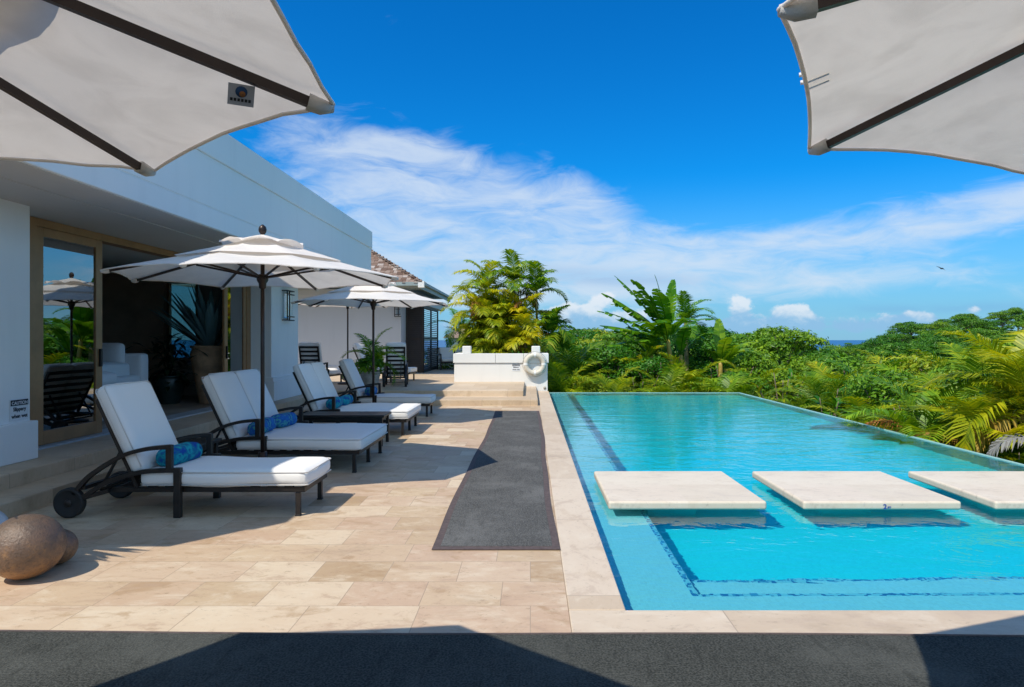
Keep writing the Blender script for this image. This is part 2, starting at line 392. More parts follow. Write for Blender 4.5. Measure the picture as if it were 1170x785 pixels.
M_band = mat_mosaic_band('blue_mosaic_trim')
def mat_water():
    m, t, out = new_mat('pool_water'); o = t.obj()
    n = t.noise(t.mapping(o, (1.0, 1.7, 1)), 1.1, 4, .55, .6)
    n2 = t.noise(t.mapping(o, (1.0, 1.9, 1)), 4.5, 3, .5, .8)
    calm = t.sstep(t.noise(o, .35, 2, .5), .3, .65)
    h = t.m('ADD', n, t.m('MULTIPLY', t.m('MULTIPLY', n2, .30), calm))
    nrm = t.bump(h, .34, .06)
    gl = t.new('ShaderNodeBsdfGlass'); gl.inputs['Roughness'].default_value = 0; gl.inputs['IOR'].default_value = 1.33; t.put(gl.inputs['Normal'], nrm)
    gl.inputs[0].default_value = (.90, .99, 1, 1)
    t.l.new(gl.outputs[0], out.inputs[0])
    return m
M_water = mat_water()
def mat_leaf(name, cols, trans=.28, rough=.45, objvar=.25, spec=.35):
    m, t, out = new_mat(name)
    geo = t.new('ShaderNodeNewGeometry'); oi = t.new('ShaderNodeObjectInfo')
    n = t.noise(t.obj(), 1.1, 3, .5)
    f = t.m('ADD', t.m('MULTIPLY', geo.outputs['Random Per Island'], .6), t.m('MULTIPLY', t.sstep(n, .3, .7), .4))
    k = len(cols)
    c = t.ramp(f, [(i/(k-1), c_) for i, c_ in enumerate(cols)])
    hsv = t.new('ShaderNodeHueSaturation'); t.put(hsv.inputs['Color'], c)
    t.put(hsv.inputs['Value'], t.m('ADD', t.m('MULTIPLY', oi.outputs['Random'], objvar*2), 1-objvar))
    t.put(hsv.inputs['Hue'], t.m('ADD', t.m('MULTIPLY', oi.outputs['Random'], -.05), .525))
    p = principled(t, hsv.outputs[0], rough, 0, spec)
    tr = t.new('ShaderNodeBsdfTranslucent')
    t.put(tr.inputs[0], t.mix(1.0, hsv.outputs[0], (1.5, 1.35, .5, 1), 'MULTIPLY'))
    mx = t.new('ShaderNodeMixShader'); mx.inputs[0].default_value = trans
    t.l.new(p.outputs[0], mx.inputs[1]); t.l.new(tr.outputs[0], mx.inputs[2]); t.l.new(mx.outputs[0], out.inputs[0]); return m
M_leaf_dark = mat_leaf('deep_green_leaves', [(.010, .060, .006), (.030, .135, .008), (.070, .215, .010), (.13, .29, .012)])
M_leaf_mid = mat_leaf('bright_green_leaves', [(.018, .080, .006), (.055, .18, .008), (.12, .28, .010), (.22, .37, .015)])
M_leaf_shrub = mat_leaf('yellow_green_leaves', [(.030, .090, .006), (.10, .21, .008), (.21, .31, .010), (.36, .34, .015)])
M_palm_yel = mat_leaf('yellow_palm_leaflets', [(.08, .15, .005), (.27, .33, .006), (.46, .46, .010), (.66, .52, .012)], .40)
M_palm_grn = mat_leaf('green_palm_leaflets', [(.022, .095, .006), (.075, .21, .008), (.17, .33, .010), (.29, .41, .015)], .32)
M_palm_mix = mat_leaf('lime_palm_leaflets', [(.03, .11, .006), (.11, .24, .008), (.28, .38, .010), (.50, .46, .012)], .38)
M_palm_dead = mat_leaf('dry_palm_leaflets', [(.17, .08, .012), (.34, .17, .025), (.48, .27, .04), (.55, .38, .13)], .2, .7)
M_palm_grey = mat_leaf('bleached_palm_leaflets', [(.14, .135, .12), (.22, .215, .19), (.30, .29, .26)], .1, .8)
M_banana = mat_leaf('banana_leaf_blade', [(.035, .12, .008), (.10, .24, .010), (.19, .35, .012), (.32, .43, .03)], .35, .35)
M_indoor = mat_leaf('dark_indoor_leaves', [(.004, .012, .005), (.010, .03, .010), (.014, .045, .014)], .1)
M_agave = mat_leaf('blue_green_agave_leaves', [(.12, .26, .27), (.18, .36, .36), (.25, .44, .42)], .08, .5)
M_bark = simple('grey_brown_bark', (.16, .125, .09), .9, 0, .3, 8, .4, 30)
M_palmtrunk = simple('palm_stem', (.25, .21, .10), .7, 0, .35, 6, .3, 30)
M_bananastem = simple('yellow_banana_stem', (.42, .30, .06), .6, 0, .3, 5, .2, 20)
def mat_ground():
    m, t, out = new_mat('hillside_soil'); o = t.obj()
    c = t.ramp(t.noise(o, .5, 8, .7), [(.3, (.012, .03, .006)), (.5, (.03, .07, .012)), (.7, (.07, .06, .025))])
    p = principled(t, c, .95, 0, .1, t.bump(t.noise(o, 3, 6, .7), .6, .2)); t.l.new(p.outputs[0], out.inputs[0]); return m
M_ground = mat_ground()
def mat_sea():
    m, t, out = new_mat('sea_water'); o = t.obj()
    c = t.mix(t.noise(o, .01, 4, .5), (.006, .07, .20, 1), (.012, .12, .28, 1))
    p = principled(t, c, .35, 0, .3, t.bump(t.noise(o, .2, 4, .6), .3, .5)); t.l.new(p.outputs[0], out.inputs[0]); return m
M_sea = mat_sea()
M_terra = simple('weathered_terracotta', (.50, .31, .18), .75, 0, .3, 4, .2, 30)
M_potgrey = simple('grey_stone_pot', (.33, .29, .25), .8, 0, .2, 5, .2, 30)
M_potdark = simple('dark_green_glazed_pot', (.015, .035, .032), .3, 0, .3, 5)
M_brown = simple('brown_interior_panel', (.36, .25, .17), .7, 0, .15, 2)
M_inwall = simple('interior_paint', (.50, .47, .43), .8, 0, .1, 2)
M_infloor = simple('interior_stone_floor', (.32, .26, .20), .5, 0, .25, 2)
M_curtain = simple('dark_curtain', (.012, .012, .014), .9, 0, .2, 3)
M_thresh = simple('pale_sill_metal', (.42, .45, .47), .5, .2, .1, 4)
def mat_ball():
    m, t, out = new_mat('glazed_brown_stoneware'); o = t.obj()
    sz = t.new('ShaderNodeSeparateXYZ'); t.put(sz.inputs[0], o)
    n = t.noise(o, 9, 8, .7); n2 = t.noise(o, 55, 4, .7)
    f = t.m('ADD', t.m('MULTIPLY', n, .8), t.m('MULTIPLY', sz.outputs[2], -.9))
    c = t.ramp(f, [(.15, (.10, .07, .05)), (.4, (.17, .10, .06)), (.55, (.34, .18, .075)), (.8, (.46, .28, .14))])
    c = t.mix(t.m('MULTIPLY', t.sstep(n2, .5, .7), .5), c, (.05, .035, .025, 1))
    p = principled(t, c, t.m('ADD', .22, t.m('MULTIPLY', n2, .4)), 0, .5, t.bump(t.m('ADD', n2, t.m('MULTIPLY', n, .6)), .5, .012)); t.l.new(p.outputs[0], out.inputs[0]); return m
M_ball = mat_ball()
M_ballwhite = simple('white_stoneware', (.55, .55, .55), .35, 0, .15, 8)
def mat_shingle():
    m, t, out = new_mat('weathered_wood_shingles'); geo = t.new('ShaderNodeNewGeometry')
    c = t.ramp(geo.outputs['Random Per Island'], [(0, (.10, .06, .045)), (.3, (.19, .12, .09)), (.6, (.28, .20, .16)), (.85, (.38, .31, .27)), (1, (.50, .44, .40))])
    c = t.mix(t.m('MULTIPLY', t.noise(t.mapping(t.obj(), (1, 1, 1)), 9, 5, .6), .5), c, (.12, .08, .06, 1))
    p = principled(t, c, .85, 0, .2); t.l.new(p.outputs[0], out.inputs[0]); return m
M_shingle = mat_shingle()
M_gutter = simple('pale_green_gutter', (.30, .36, .35), .5, 0, .15, 3)
M_ink = simple('black_sign_ink', (.015, .018, .025), .6)
M_signwhite = simple('white_sign_plate', (.72, .74, .76), .5, 0, .04)
M_blueink = simple('blue_tile_ink', (.02, .06, .28), .5)
M_greyink = simple('grey_tile_ink', (.25, .24, .20), .6)
M_tagcloth = simple('slate_tag_cloth', (.42, .44, .52), .8)
M_tagblue = simple('tag_blue_mark', (.01, .06, .18), .7)
M_tagorange = simple('tag_orange_mark', (.30, .12, .04), .7)
M_ring = simple('white_ring_plastic', (.58, .53, .44), .5, 0, .1, 7)
M_rope = simple('grey_rope', (.40, .38, .34), .9)
M_feather = simple('dark_feathers', (.02, .03, .04), .8)

# ------------------------------------------------------------------ ground, sea, deck, pool
def sst(a, b, x):
    q = np.clip((x-a)/(b-a), 0, 1); return q*q*(3-2*q)
def ground(x, y):
    x = np.asarray(x, float); y = np.asarray(y, float)
    z = -1.6 - 2.2*sst(20, 42, y) - 3.4*sst(7, 26, x) - 9*sst(55, 110, y)*(1-sst(18, 42, x)) - 40*sst(115, 230, y)
    z = z + 9.6*sst(14, 72, x)*sst(36, 92, y) + 4*sst(75, 130, x)*sst(50, 100, y)
    z = z - 40*sst(220, 320, np.hypot(x, y)) + .35*np.sin(x*.31+1)*np.cos(y*.27)
    return np.minimum(z, np.where((x < 6.6) & (y < 20.4), -1.6, 99))
N = 150
gx = np.linspace(-330, 330, N); gy = np.linspace(-330, 330, N)
gx = np.sign(gx)*330*(np.abs(gx)/330)**1.8; gy = np.sign(gy)*330*(np.abs(gy)/330)**1.8 + 10
X, Y = np.meshgrid(gx, gy); Z = ground(X, Y)
mb = MB(); mb.add(np.stack([X.ravel(), Y.ravel(), Z.ravel()], 1).tolist(), [(j*N+i, j*N+i+1, (j+1)*N+i+1, (j+1)*N+i) for j in range(N-1) for i in range(N-1)], True)
tag(mb.build('hillside', M_ground), kind='structure')
mb = MB(); mb.add([(-45000, -45000, -38), (45000, -45000, -38), (45000, 45000, -38), (-45000, 45000, -38)], [(0, 1, 2, 3)])
tag(mb.build('sea', M_sea), kind='structure')

PX0, PX1, PY0, PY1 = .53, 6.05, 3.79, 19.9
WL = -.055
mb = MB()   # deck: slab pieces round the pool
for x0, x1, y0, y1 in ((-9, .21, 3.47, 22), (-9, 10, -7, 3.47)):
    mb.box(x0, x1, y0, y1, -1.9, 0)
tag(mb.build('pool_deck', M_deck), kind='structure')
mb = MB(); mb.bbox(.212, PX0+.0, PY0+.0, PY1, -.14, .002, .008); tag(mb.build('pool_coping', M_coping_y), kind='structure')
mb = MB(); mb.bbox(.212, 6.22, 3.472, PY0-.001, -.14, .002, .008); tag(mb.build('pool_coping', M_coping), kind='structure')
# pool basin
mb = MB()
D = -.86; SH = -.24; S2 = -.44
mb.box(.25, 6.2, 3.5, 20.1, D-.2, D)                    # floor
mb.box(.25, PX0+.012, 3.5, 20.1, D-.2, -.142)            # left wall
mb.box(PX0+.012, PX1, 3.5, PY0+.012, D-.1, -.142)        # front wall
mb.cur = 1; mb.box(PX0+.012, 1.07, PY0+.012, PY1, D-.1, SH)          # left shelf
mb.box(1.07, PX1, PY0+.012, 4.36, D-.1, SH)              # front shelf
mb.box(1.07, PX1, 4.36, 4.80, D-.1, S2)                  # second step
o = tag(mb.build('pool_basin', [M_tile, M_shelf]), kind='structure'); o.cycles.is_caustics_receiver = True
mb = MB()
mb.box(PX1, PX1+.06, 3.5, PY1+.06, -2.6, WL+.012)
mb.box(.55, PX1, PY1, PY1+.06, -2.6, WL+.012)
tag(mb.build('infinity_edge', M_tile_edge), kind='structure')
mb = MB()
mb.box(1.026, 1.066, 4.32, PY1, SH, SH+.004); mb.box(1.066, PX1, 4.316, 4.356, SH, SH+.004); mb.box(1.08, PX1, 4.752, 4.796, S2, S2+.004)
o = tag(mb.build('mosaic_trim', M_band), kind='structure'); o.cycles.is_caustics_receiver = True
mb = MB(); mb.add([(PX0, PY0, WL), (PX1, PY0, WL), (PX1, PY1, WL), (PX0, PY1, WL)], [(0, 1, 2, 3)], True)
o = tag(mb.build('pool_water', M_water), kind='structure'); o.cycles.is_caustics_caster = True

# steps along the house and the raised terrace
mb = MB()
mb.bbox(-9, -4.4, -1, 17, -.05, .13, .012); tag(mb.build('house_step', M_step), kind='structure')
mb = MB(); mb.bbox(-14, -4.8, -1, 17, .06, .265, .012); tag(mb.build('house_plinth_step', M_step), kind='structure')
mb = MB(); mb.bbox(-12, .17, 15.5, 20.0, -.05, .132, .012); tag(mb.build('terrace_step', M_step), kind='structure')
mb = MB(); mb.bbox(-16, -.17, 16.5, 36, -.04, .268, .012); tag(mb.build('terrace', M_step), kind='structure')
mb = MB(); mb.box(-16, -.2, 20.3, 36, -2.4, -.04); tag(mb.build('terrace_base', M_white), kind='structure')

# ------------------------------------------------------------------ house
HZ = .265; SOF = 2.89
house = thing('house', 'white modern flat roofed house with deep eaves and sliding glass doors', 'house', (-5.2, 10, HZ))
def hp(mb, name, mat, parent=None):
    o = mb.build(name, mat, parent if parent is not None else house)
    if parent is None: o.location = (5.2, -10, -HZ)
    return o
mb = MB(); mb.bbox(-14.5, -3.96, 3.4, 17.0, SOF, 3.13, .012); mb.box(-14.5, -3.968, 3.41, 16.99, 3.13, 3.142)
mb.bbox(-14.5, -3.96, 3.4, 17.0, 3.142, 3.76, .006); mb.bbox(-14.5, -3.935, 3.375, 17.025, 3.76, 4.18, .012)
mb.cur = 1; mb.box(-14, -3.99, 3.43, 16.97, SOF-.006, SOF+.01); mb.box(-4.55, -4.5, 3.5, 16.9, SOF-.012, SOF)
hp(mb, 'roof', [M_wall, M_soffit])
mb = MB(); mb.box(-5.66, -5.2, 4.0, 7.1, HZ, SOF); mb.box(-5.9, -5.66, 4.0, 7.62, HZ, SOF)
mb.bbox(-5.6, -5.13, 3.95, 7.13, HZ, .66, .01)
hp(mb, 'wall', M_wall)
mb = MB(); mb.box(-5.66, -5.2, 13.72, 15.3, HZ, SOF); mb.bbox(-5.6, -5.13, 13.69, 15.33, HZ, .66, .01); mb.bbox(-5.6, -5.155, 13.70, 15.32, .66, .74, .01)
mb.box(-5.9, -5.66, 13.64, 15.3, HZ, SOF)
hp(mb, 'wall', M_wall)
mb = MB(); wx0, wx1 = -8.05, -7.35
mb.box(-12, wx0, 15.1, 15.29, HZ, SOF); mb.box(wx1, -5.9, 15.1, 15.29, HZ, SOF); mb.box(wx0, wx1, 15.1, 15.29, HZ, 1.1); mb.box(wx0, wx1, 15.1, 15.29, 2.75, SOF)
mb.box(-12.2, -12, 4.0, 15.29, HZ, SOF); mb.box(-12, -5.9, 4.0, 4.2, HZ, SOF)
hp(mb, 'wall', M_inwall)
mb = MB(); mb.box(wx0, wx1, 15.17, 15.18, 1.1, 2.75); wn = hp(mb, 'window', M_glass)
mb = MB()
for a in (wx0, wx1-.06): mb.box(a, a+.06, 15.12, 15.22, 1.1, 2.75)
mb.build('frame', M_frame, wn)
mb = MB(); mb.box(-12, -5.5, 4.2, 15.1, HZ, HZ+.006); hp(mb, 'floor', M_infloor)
mb = MB(); mb.box(-9.3, -7.62, 14.2, 14.32, HZ, SOF-.007); hp(mb, 'partition', M_brown)
mb = MB()
for i in range(26):
    y_ = 13.9+.035*math.sin(i*1.9); mb.tube([(-10.9+i*.062, y_, HZ+.02), (-10.9+i*.062, y_, SOF-.02)], .042, 8)
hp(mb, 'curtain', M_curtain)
# sliding door set, plane X=-5.65
DX = -5.65
mb = MB(); ytop = SOF-.012
mb.box(DX-.10, DX+.07, 7.62, 7.72, HZ, ytop); mb.box(DX-.10, DX+.07, 13.46, 13.64, HZ, ytop); mb.box(DX-.10, DX+.07, 7.72, 13.46, ytop-.09, ytop)
hp(mb, 'door_frame', M_frame)
mb = MB(); mb.box(DX-.14, DX+.16, 7.62, 13.64, HZ, HZ+.022); hp(mb, 'door_sill', M_thresh)
def leaf(y0, y1, dx, handle_y):
    zb, zt = HZ+.024, ytop-.092
    m_ = MB(); st = .13; x0, x1 = DX+dx, DX+dx+.045
    m_.bbox(x0, x1, y0, y0+st, zb, zt, .006); m_.bbox(x0, x1, y1-st, y1, zb, zt, .006); m_.bbox(x0, x1, y0+st, y1-st, zb, zb+.16, .006); m_.bbox(x0, x1, y0+st, y1-st, zt-.10, zt, .006)
    d = hp(m_, 'sliding_door', M_frame)
    g_ = MB(); g_.box(x0+.018, x0+.026, y0+st, y1-st, zb+.16, zt-.1); g_.build('glass_pane', M_glass, d)
    h_ = MB(); h_.bbox(x1, x1+.03, handle_y-.02, handle_y+.02, 1.15, 1.38, .006); h_.build('handle', M_black, d)
leaf(7.72, 8.93, .015, 8.87); leaf(7.78, 8.62, -.06, 8.5)
leaf(12.50, 13.46, .015, 12.56); leaf(12.72, 13.46, -.06, 12.9)
# wall lamp on the pier
def wall_lamp(loc, rz, label, w_=.42, h_=.62, d_=.12):
    L = thing('wall_lamp', label, 'lamp', loc, rz)
    m_ = MB(); b = .022
    for z in (-h_/2, -h_/2+.075, h_/2-.075, h_/2): m_.box(-w_/2, w_/2, -.0-d_, -d_+b, z-b/2, z+b/2)
    for x in (-w_/2, -w_/2+.13): m_.box(x-b/2, x+b/2, -d_-.003, -d_+b-.003, -h_/2-b/2, h_/2+b/2)
    for x in (-w_/2, w_/2):
        for z in (-h_/2, h_/2): m_.box(x-b/2, x+b/2, -d_+b, 0, z-b/2, z+b/2)
    m_.build('cage', M_black, L)
    m_ = MB(); m_.bbox(-w_/2+.05, w_/2-.02, -d_+.03, -.01, -h_/2+.05, h_/2-.05, .02); m_.build('diffuser', M_lampglass, L)
    return L
wall_lamp((-5.2, 14.52, 2.22), R(90), 'tall black caged wall lamp on the white pier beside the glass doors')
# wet floor sign
def wet_sign(loc, rz, label, w_=.25, sc=1.0):
    L = thing('warning_sign', label, 'sign', loc, rz)
    m_ = MB(); m_.bbox(-w_/2, w_/2, -.006, 0, -.11*sc, .11*sc, .003); m_.build('plate', M_signwhite, L)
    def T(z): return Matrix(((1, 0, 0, 0), (0, 0, -1, -.0075), (0, 1, 0, z), (0, 0, 0, 1)))
    m_ = MB(); m_.box(-w_/2+.006, w_/2-.006, -.0085, -.006, .042*sc, .10*sc); m_.build('heading_bar', M_ink, L)
    Mh = T(.052*sc); Mh[1][3] = -.010
    text_mesh('CAUTION', .048*sc, Mh, 'heading', M_signwhite, L, .001, .0006)
    text_mesh('Slippery', .054*sc, T(-.012*sc), 'lettering', M_ink, L, .001, .0012)
    text_mesh('when wet', .054*sc, T(-.082*sc), 'lettering', M_ink, L, .001, .0012)
    return L
wet_sign((-5.197, 6.945, .79), R(90), 'white slippery when wet sign on the house wall beside the glass door')

# room contents
sofa = thing('sofa', 'white upholstered sofa just inside the open glass door', 'sofa', (-7.45, 11.1, HZ))
mb = MB(); mb.rbox((0, 0, .34), (.85, .5, .3), .06, 8); mb.build('base', M_sofa, sofa)
mb = MB(); mb.rbox((-.05, -.05, .72), (.78, .46, .13), .07, 8, (0, 0, .03)); mb.build('seat_cushion', M_sofa, sofa)
mb = MB(); mb.rbox((.0, .62, .6), (.85, .13, .40), .06, 8, (0, .02, 0)); mb.build('backrest', M_sofa, sofa)
mb = MB(); mb.rbox((-.95, .05, .55), (.12, .6, .34), .06, 8); mb.build('arm', M_sofa, sofa)
mb = MB(); mb.rbox((.30, .42, .98), (.3, .09, .2), .08, 8, (0, .03, 0)); mb.build('back_cushion', M_sofa, sofa)
ott = thing('ottoman', 'white round edged ottoman in front of the indoor sofa', 'ottoman', (-6.55, 9.75, HZ))
mb = MB(); mb.rbox((0, 0, .33), (.42, .42, .28), .07, 8); mb.build('base', M_sofa, ott)
mb = MB(); mb.rbox((0, 0, .66), (.43, .43, .1), .08, 8, (0, 0, .04)); mb.build('cushion', M_sofa, ott)
mb = MB(); mb.rbox((0, 0, 0), (.2, .06, .2), .055, 8, (0, .04, 0), Matrix.Rotation(R(15), 4, 'X')); o = mb.build('throw_pillow', simple('brown_pillow_cloth', (.05, .028, .02), .9), None, (-7.1, 10.95, 1.26))
tag(o, 'dark brown square pillow on the indoor white sofa', 'pillow')

def blade(mb, base, d, L, w_, droop, seg=6, fold=.25, up=(0, 0, 1)):
    """long strap leaf"""
    d = Vector(d).normalized(); p = Vector(base); pts = []
    side = d.cross(Vector(up)); side = side.normalized() if side.length > 1e-3 else Vector((1, 0, 0))
    vs = []; fs = []
    for i in range(seg+1):
        q = i/seg; ww = w_*(.75+.9*q)*(1-q)**.55 if q < 1 else 0.002
        nrm = side.cross(d).normalized()
        vs += [p-side*ww+nrm*ww*fold, p, p+side*ww+nrm*ww*fold]
        d = (d+Vector((0, 0, -droop/seg))).normalized(); p = p+d*L/seg
    for i in range(seg):
        for k in range(2): fs.append((i*3+k, i*3+k+1, (i+1)*3+k+1, (i+1)*3+k))
    mb.add(vs, fs, True)
def pot_prof(r0, r1, h, lip=.03): return [(.001, 0), (r0, 0), (r0*1.04, .02), ((r0+r1)/2*1.09, h*.5), (r1*1.02, h*.85), (r1*.92, h-lip), (r1*1.02, h-lip*.7), (r1*1.02, h), (r1*.86, h), (r1*.84, h-.06), (.001, h-.06)]
ag = thing('potted_agave', 'huge blue green agave in a tall terracotta urn inside the open doorway', 'plant', (-6.22, 13.30, HZ))
mb = MB(); mb.lathe(pot_prof(.20, .36, 1.12, .06), 28); mb.build('urn', M_terra, ag)
mb = MB()
for i in range(70):
    a = rng.uniform(0, 2*math.pi); el_ = rng.uniform(.55, 1.4); dd = (math.cos(a)*math.cos(el_), math.sin(a)*math.cos(el_)*.8, math.sin(el_))
    if dd[1] > .5 or dd[0] > .45: continue
    blade(mb, (dd[0]*.12, dd[1]*.12, 1.06), dd, rng.uniform(.95, 1.40), rng.uniform(.05, .075), rng.uniform(.0, .25), 6, .5)
mb.build('foliage', M_agave, ag)
ip = thing('indoor_plant', 'dark leafy indoor plant in a glazed pot left of the agave', 'plant', (-6.95, 13.15, HZ))
mb = MB(); mb.lathe(pot_prof(.18, .30, .55, .04), 24); mb.build('pot', M_potdark, ip)
mb = MB()
for i in range(150):
    a = rng.uniform(0, 6.283); r_ = abs(rng.gauss(0, .33)); z = rng.uniform(.45, 1.35)-r_*.35
    blade(mb, (r_*math.cos(a), r_*math.sin(a), z), (math.cos(a), math.sin(a), rng.uniform(-.3, .8)), rng.uniform(.2, .38), .045, .6, 3, .2)
for i in range(9):
    a = rng.uniform(0, 6.28); mb.tube([(0, 0, .5), (.12*math.cos(a), .12*math.sin(a), .9), (.3*math.cos(a), .3*math.sin(a), 1.2)], .008, 5)
mb.build('foliage', M_indoor, ip)

# ------------------------------------------------------------------ annex with shingled roof
AN = thing('annex', 'white annex beyond the terrace with a shingled hip roof', 'house', (-4.55, 24, HZ))
def ap(mb, name, mat):
    o = mb.build(name, mat, AN); o.location = (4.55, -24, -HZ); return o
mb = MB(); mb.box(-11, -4.62, 24.4, 24.65, HZ, 3.32); mb.box(-4.87, -4.62, 24.65, 25.32, HZ, 3.32); mb.bbox(-11, -4.57, 24.35, 24.4, 3.06, 3.30, .01); mb.box(-11, -10.8, 24.65, 31, HZ, 3.3); mb.box(-10.8, -8.0, 30.8, 31, HZ, 3.3)
mb.bbox(-11, -4.59, 24.36, 24.4, HZ, .55, .01)
ap(mb, 'wall', mat_wall('grey_white_render', (.52, .555, .61)))
EX, EY, EZ, TP = -3.65, 22.8, 3.40, .61
x0, x1, y0, y1 = -12.0, EX, EY, 31.2
hw = (x1-x0)/2; yr0, yr1 = y0+hw, y1-hw
zr = EZ+TP*hw; xm = (x0+x1)/2
if yr1 < yr0: yr0 = yr1 = (y0+y1)/2
mb = MB(); mb.add([(x0, y0, EZ), (x1, y0, EZ), (x1, y1, EZ), (x0, y1, EZ), (xm, yr0, zr), (xm, yr1+.02, zr)], [(0, 1, 4), (1, 2, 5, 4), (2, 3, 5), (3, 0, 4, 5), (3, 2, 1, 0)])
sl = math.sqrt(1+TP*TP); ncrs = 26; dc = hw/ncrs
for face in (0, 1):
    for c in range(ncrs):
        u0 = dc*c
        lo, hi = (x0+u0, x1-u0) if face == 0 else (y0+u0, y1-u0)
        p = lo
        while p < hi-.02:
            wd = min(rng.uniform(.10, .22), hi-p); th = rng.uniform(.012, .03); ov = rng.uniform(-.02, .02)
            a, b = p+.004, p+wd-.004
            o0, o1 = u0-.03+ov, u0+dc*1.2
            def P(s_, u_, up): return (s_, y0+u_, EZ+TP*u_+up) if face == 0 else (x1-u_, s_, EZ+TP*u_+up)
            vs = [P(a, o0, .006), P(b, o0, .006), P(b, o1, .003), P(a, o1, .003), P(a, o0, .006+th), P(b, o0, .006+th), P(b, o1, .008), P(a, o1, .008)]
            fs = [(0, 1, 5, 4), (4, 5, 6, 7), (1, 2, 6, 5), (3, 0, 4, 7)]
            if face == 1: fs = [f[::1] for f in fs]
            mb.add(vs, fs); p += wd
# hip caps
for i in range(30):
    q = i/30*hw; mb.bbox(x1-q-.1, x1-q+.06, y0+q-.06, y0+q+.1, EZ+TP*q+.0, EZ+TP*q+.055, .01)
ap(mb, 'roof', M_shingle)
mb = MB(); mb.box(x0, x1+.03, y0-.03, y0, EZ-.10, EZ+.02); mb.box(x1, x1+.10, y0, y1, EZ-.06, EZ+.03); mb.box(x1-.02, x1, y0, y1, EZ-.2, EZ)
mb.box(x0+.02, x1-.02, y0+.01, y1, EZ-.06, EZ-.01)
ap(mb, 'gutter', M_gutter)
mb = MB(); mb.bbox(x1-.09, x1+.12, y0-.06, y0+.12, EZ-.17, EZ+.05, .01); ap(mb, 'gutter_corner', M_white)
def louver(p0, p1, z0, z1, name, tilt):
    """louvred shutter panel between two plan points"""
    p0 = Vector((*p0, 0)); p1 = Vector((*p1, 0)); d = p1-p0; L = d.length; a = math.atan2(d.y, d.x)
    M = Matrix.Translation(p0) @ Matrix.Rotation(a, 4, 'Z'); m_ = MB()
    m_.box(0, .07, -.025, .025, z0, z1, M); m_.box(L-.07, L, -.025, .025, z0, z1, M)
    for z in (z0, (z0+z1)/2-.04, z1-.1): m_.box(.07, L-.07, -.025, .025, z, z+.09, M)
    n = int((z1-z0)/.075)
    for i in range(n):
        z = z0+.04+(z1-z0-.08)*i/(n-1)
        m_.box(.07, L-.07, -.041, .041, -.004, .004, M @ Matrix.Translation((0, 0, z)) @ Matrix.Rotation(tilt, 4, 'X'))
    return ap(m_, name, M_louver)
M_louver = simple('dark_stained_louvre', (.022, .014, .010), .5, 0, .25, 5)
louver((-4.61, 25.3), (-3.97, 25.3), HZ+.01, 2.78, 'louvred_shutter', R(80))
louver((-3.97, 25.36), (-3.97, 27.3), HZ+.01, 2.78, 'louvred_shutter', R(25))
louver((-3.97, 27.3), (-3.97, 29.3), HZ+.01, 2.78, 'louvred_shutter', R(25))
mb = MB(); mb.box(-4.5, -3.9, 25.25, 31, 2.79, 3.1); ap(mb, 'beam', M_white)
wall_lamp((-4.72, 24.395, 2.49), 0, 'small square wall lamp beside the dark louvred shutters', .2, .34, .14)

# low wall and hut beyond the annex
tw = MB(); tw.bbox(-4.6, -2.3, 30.5, 30.75, HZ, 1.15, .02); tag(tw.build('low_wall', M_white), 'low white terrace wall in shade behind the far armchair', 'wall')
hut = thing('hut', 'small pale distant cottage seen between annex and palms', 'house', (-3.9, 40, -.3))
mb = MB(); mb.box(-.9, .9, 0, 2.2, -1.2, 1.9); mb.build('wall', M_white, hut)
mb = MB(); mb.add([(-1.2, -.3, 1.9), (1.2, -.3, 1.9), (1.2, 2.5, 1.9), (-1.2, 2.5, 1.9), (-.3, 1.1, 2.6), (.3, 1.1, 2.6)], [(0, 1, 5, 4), (1, 2, 5), (2, 3, 4, 5), (3, 0, 4), (3, 2, 1, 0)]); mb.build('roof', M_shingle, hut)
mb = MB(); mb.box(-.3, .3, -.02, 0, .6, 1.4); mb.build('window', M_glass, hut)

# ------------------------------------------------------------------ planter wall, life ring
pl = thing('planter_wall', 'white rendered planter wall at the head of the pool', 'wall', (-.86, 19.9, 0))
def pp(mb, name, mat):
    o = mb.build(name, mat, pl); o.location = (.86, -19.9, 0); return o
mb = MB(); mb.box(-2.22, .50, 19.93, 20.2, -1.9, .80); mb.box(-2.22, -1.98, 20.2, 23.2, -1.9, .80); mb.box(.26, .50, 20.2, 23.2, -1.9, .80)
mb.box(-2.20, .48, 19.945, 20.19, .80, .82)
pp(mb, 'wall', M_white)
mb = MB()
for a, b in ((-2.25, -1.02), (-1.012, -.205), (-.197, .53)): mb.bbox(a, b, 19.90, 20.24, .82, 1.09, .008)
mb.bbox(-2.25, -1.95, 20.244, 23.2, .82, 1.09, .008); mb.bbox(.23, .53, 20.244, 23.2, .82, 1.09, .008)
pp(mb, 'coping', M_white)
for cx_ in (-1.86, .16):
    mb = MB(); mb.bbox(cx_-.125, cx_+.125, 19.94, 20.19, 1.09, 1.31, .02); pp(mb, 'post_cap', M_white)
mb = MB(); mb.box(-1.98, .26, 20.2, 23.2, .2, .80); pp(mb, 'soil', M_ground)
ring = thing('life_ring', 'white life ring hanging on the planter wall by the pool', 'life ring', (.13, 19.83, .79))
M0 = Matrix.Rotation(R(90), 4, 'X')
mb = MB(); prof = [(.262+.070*math.cos(a), .060*math.sin(a)) for a in [2*math.pi*i/16 for i in range(17)]]
mb.lathe(prof, 40, (0, 0, 0), M0); mb.build('ring', M_ring, ring)
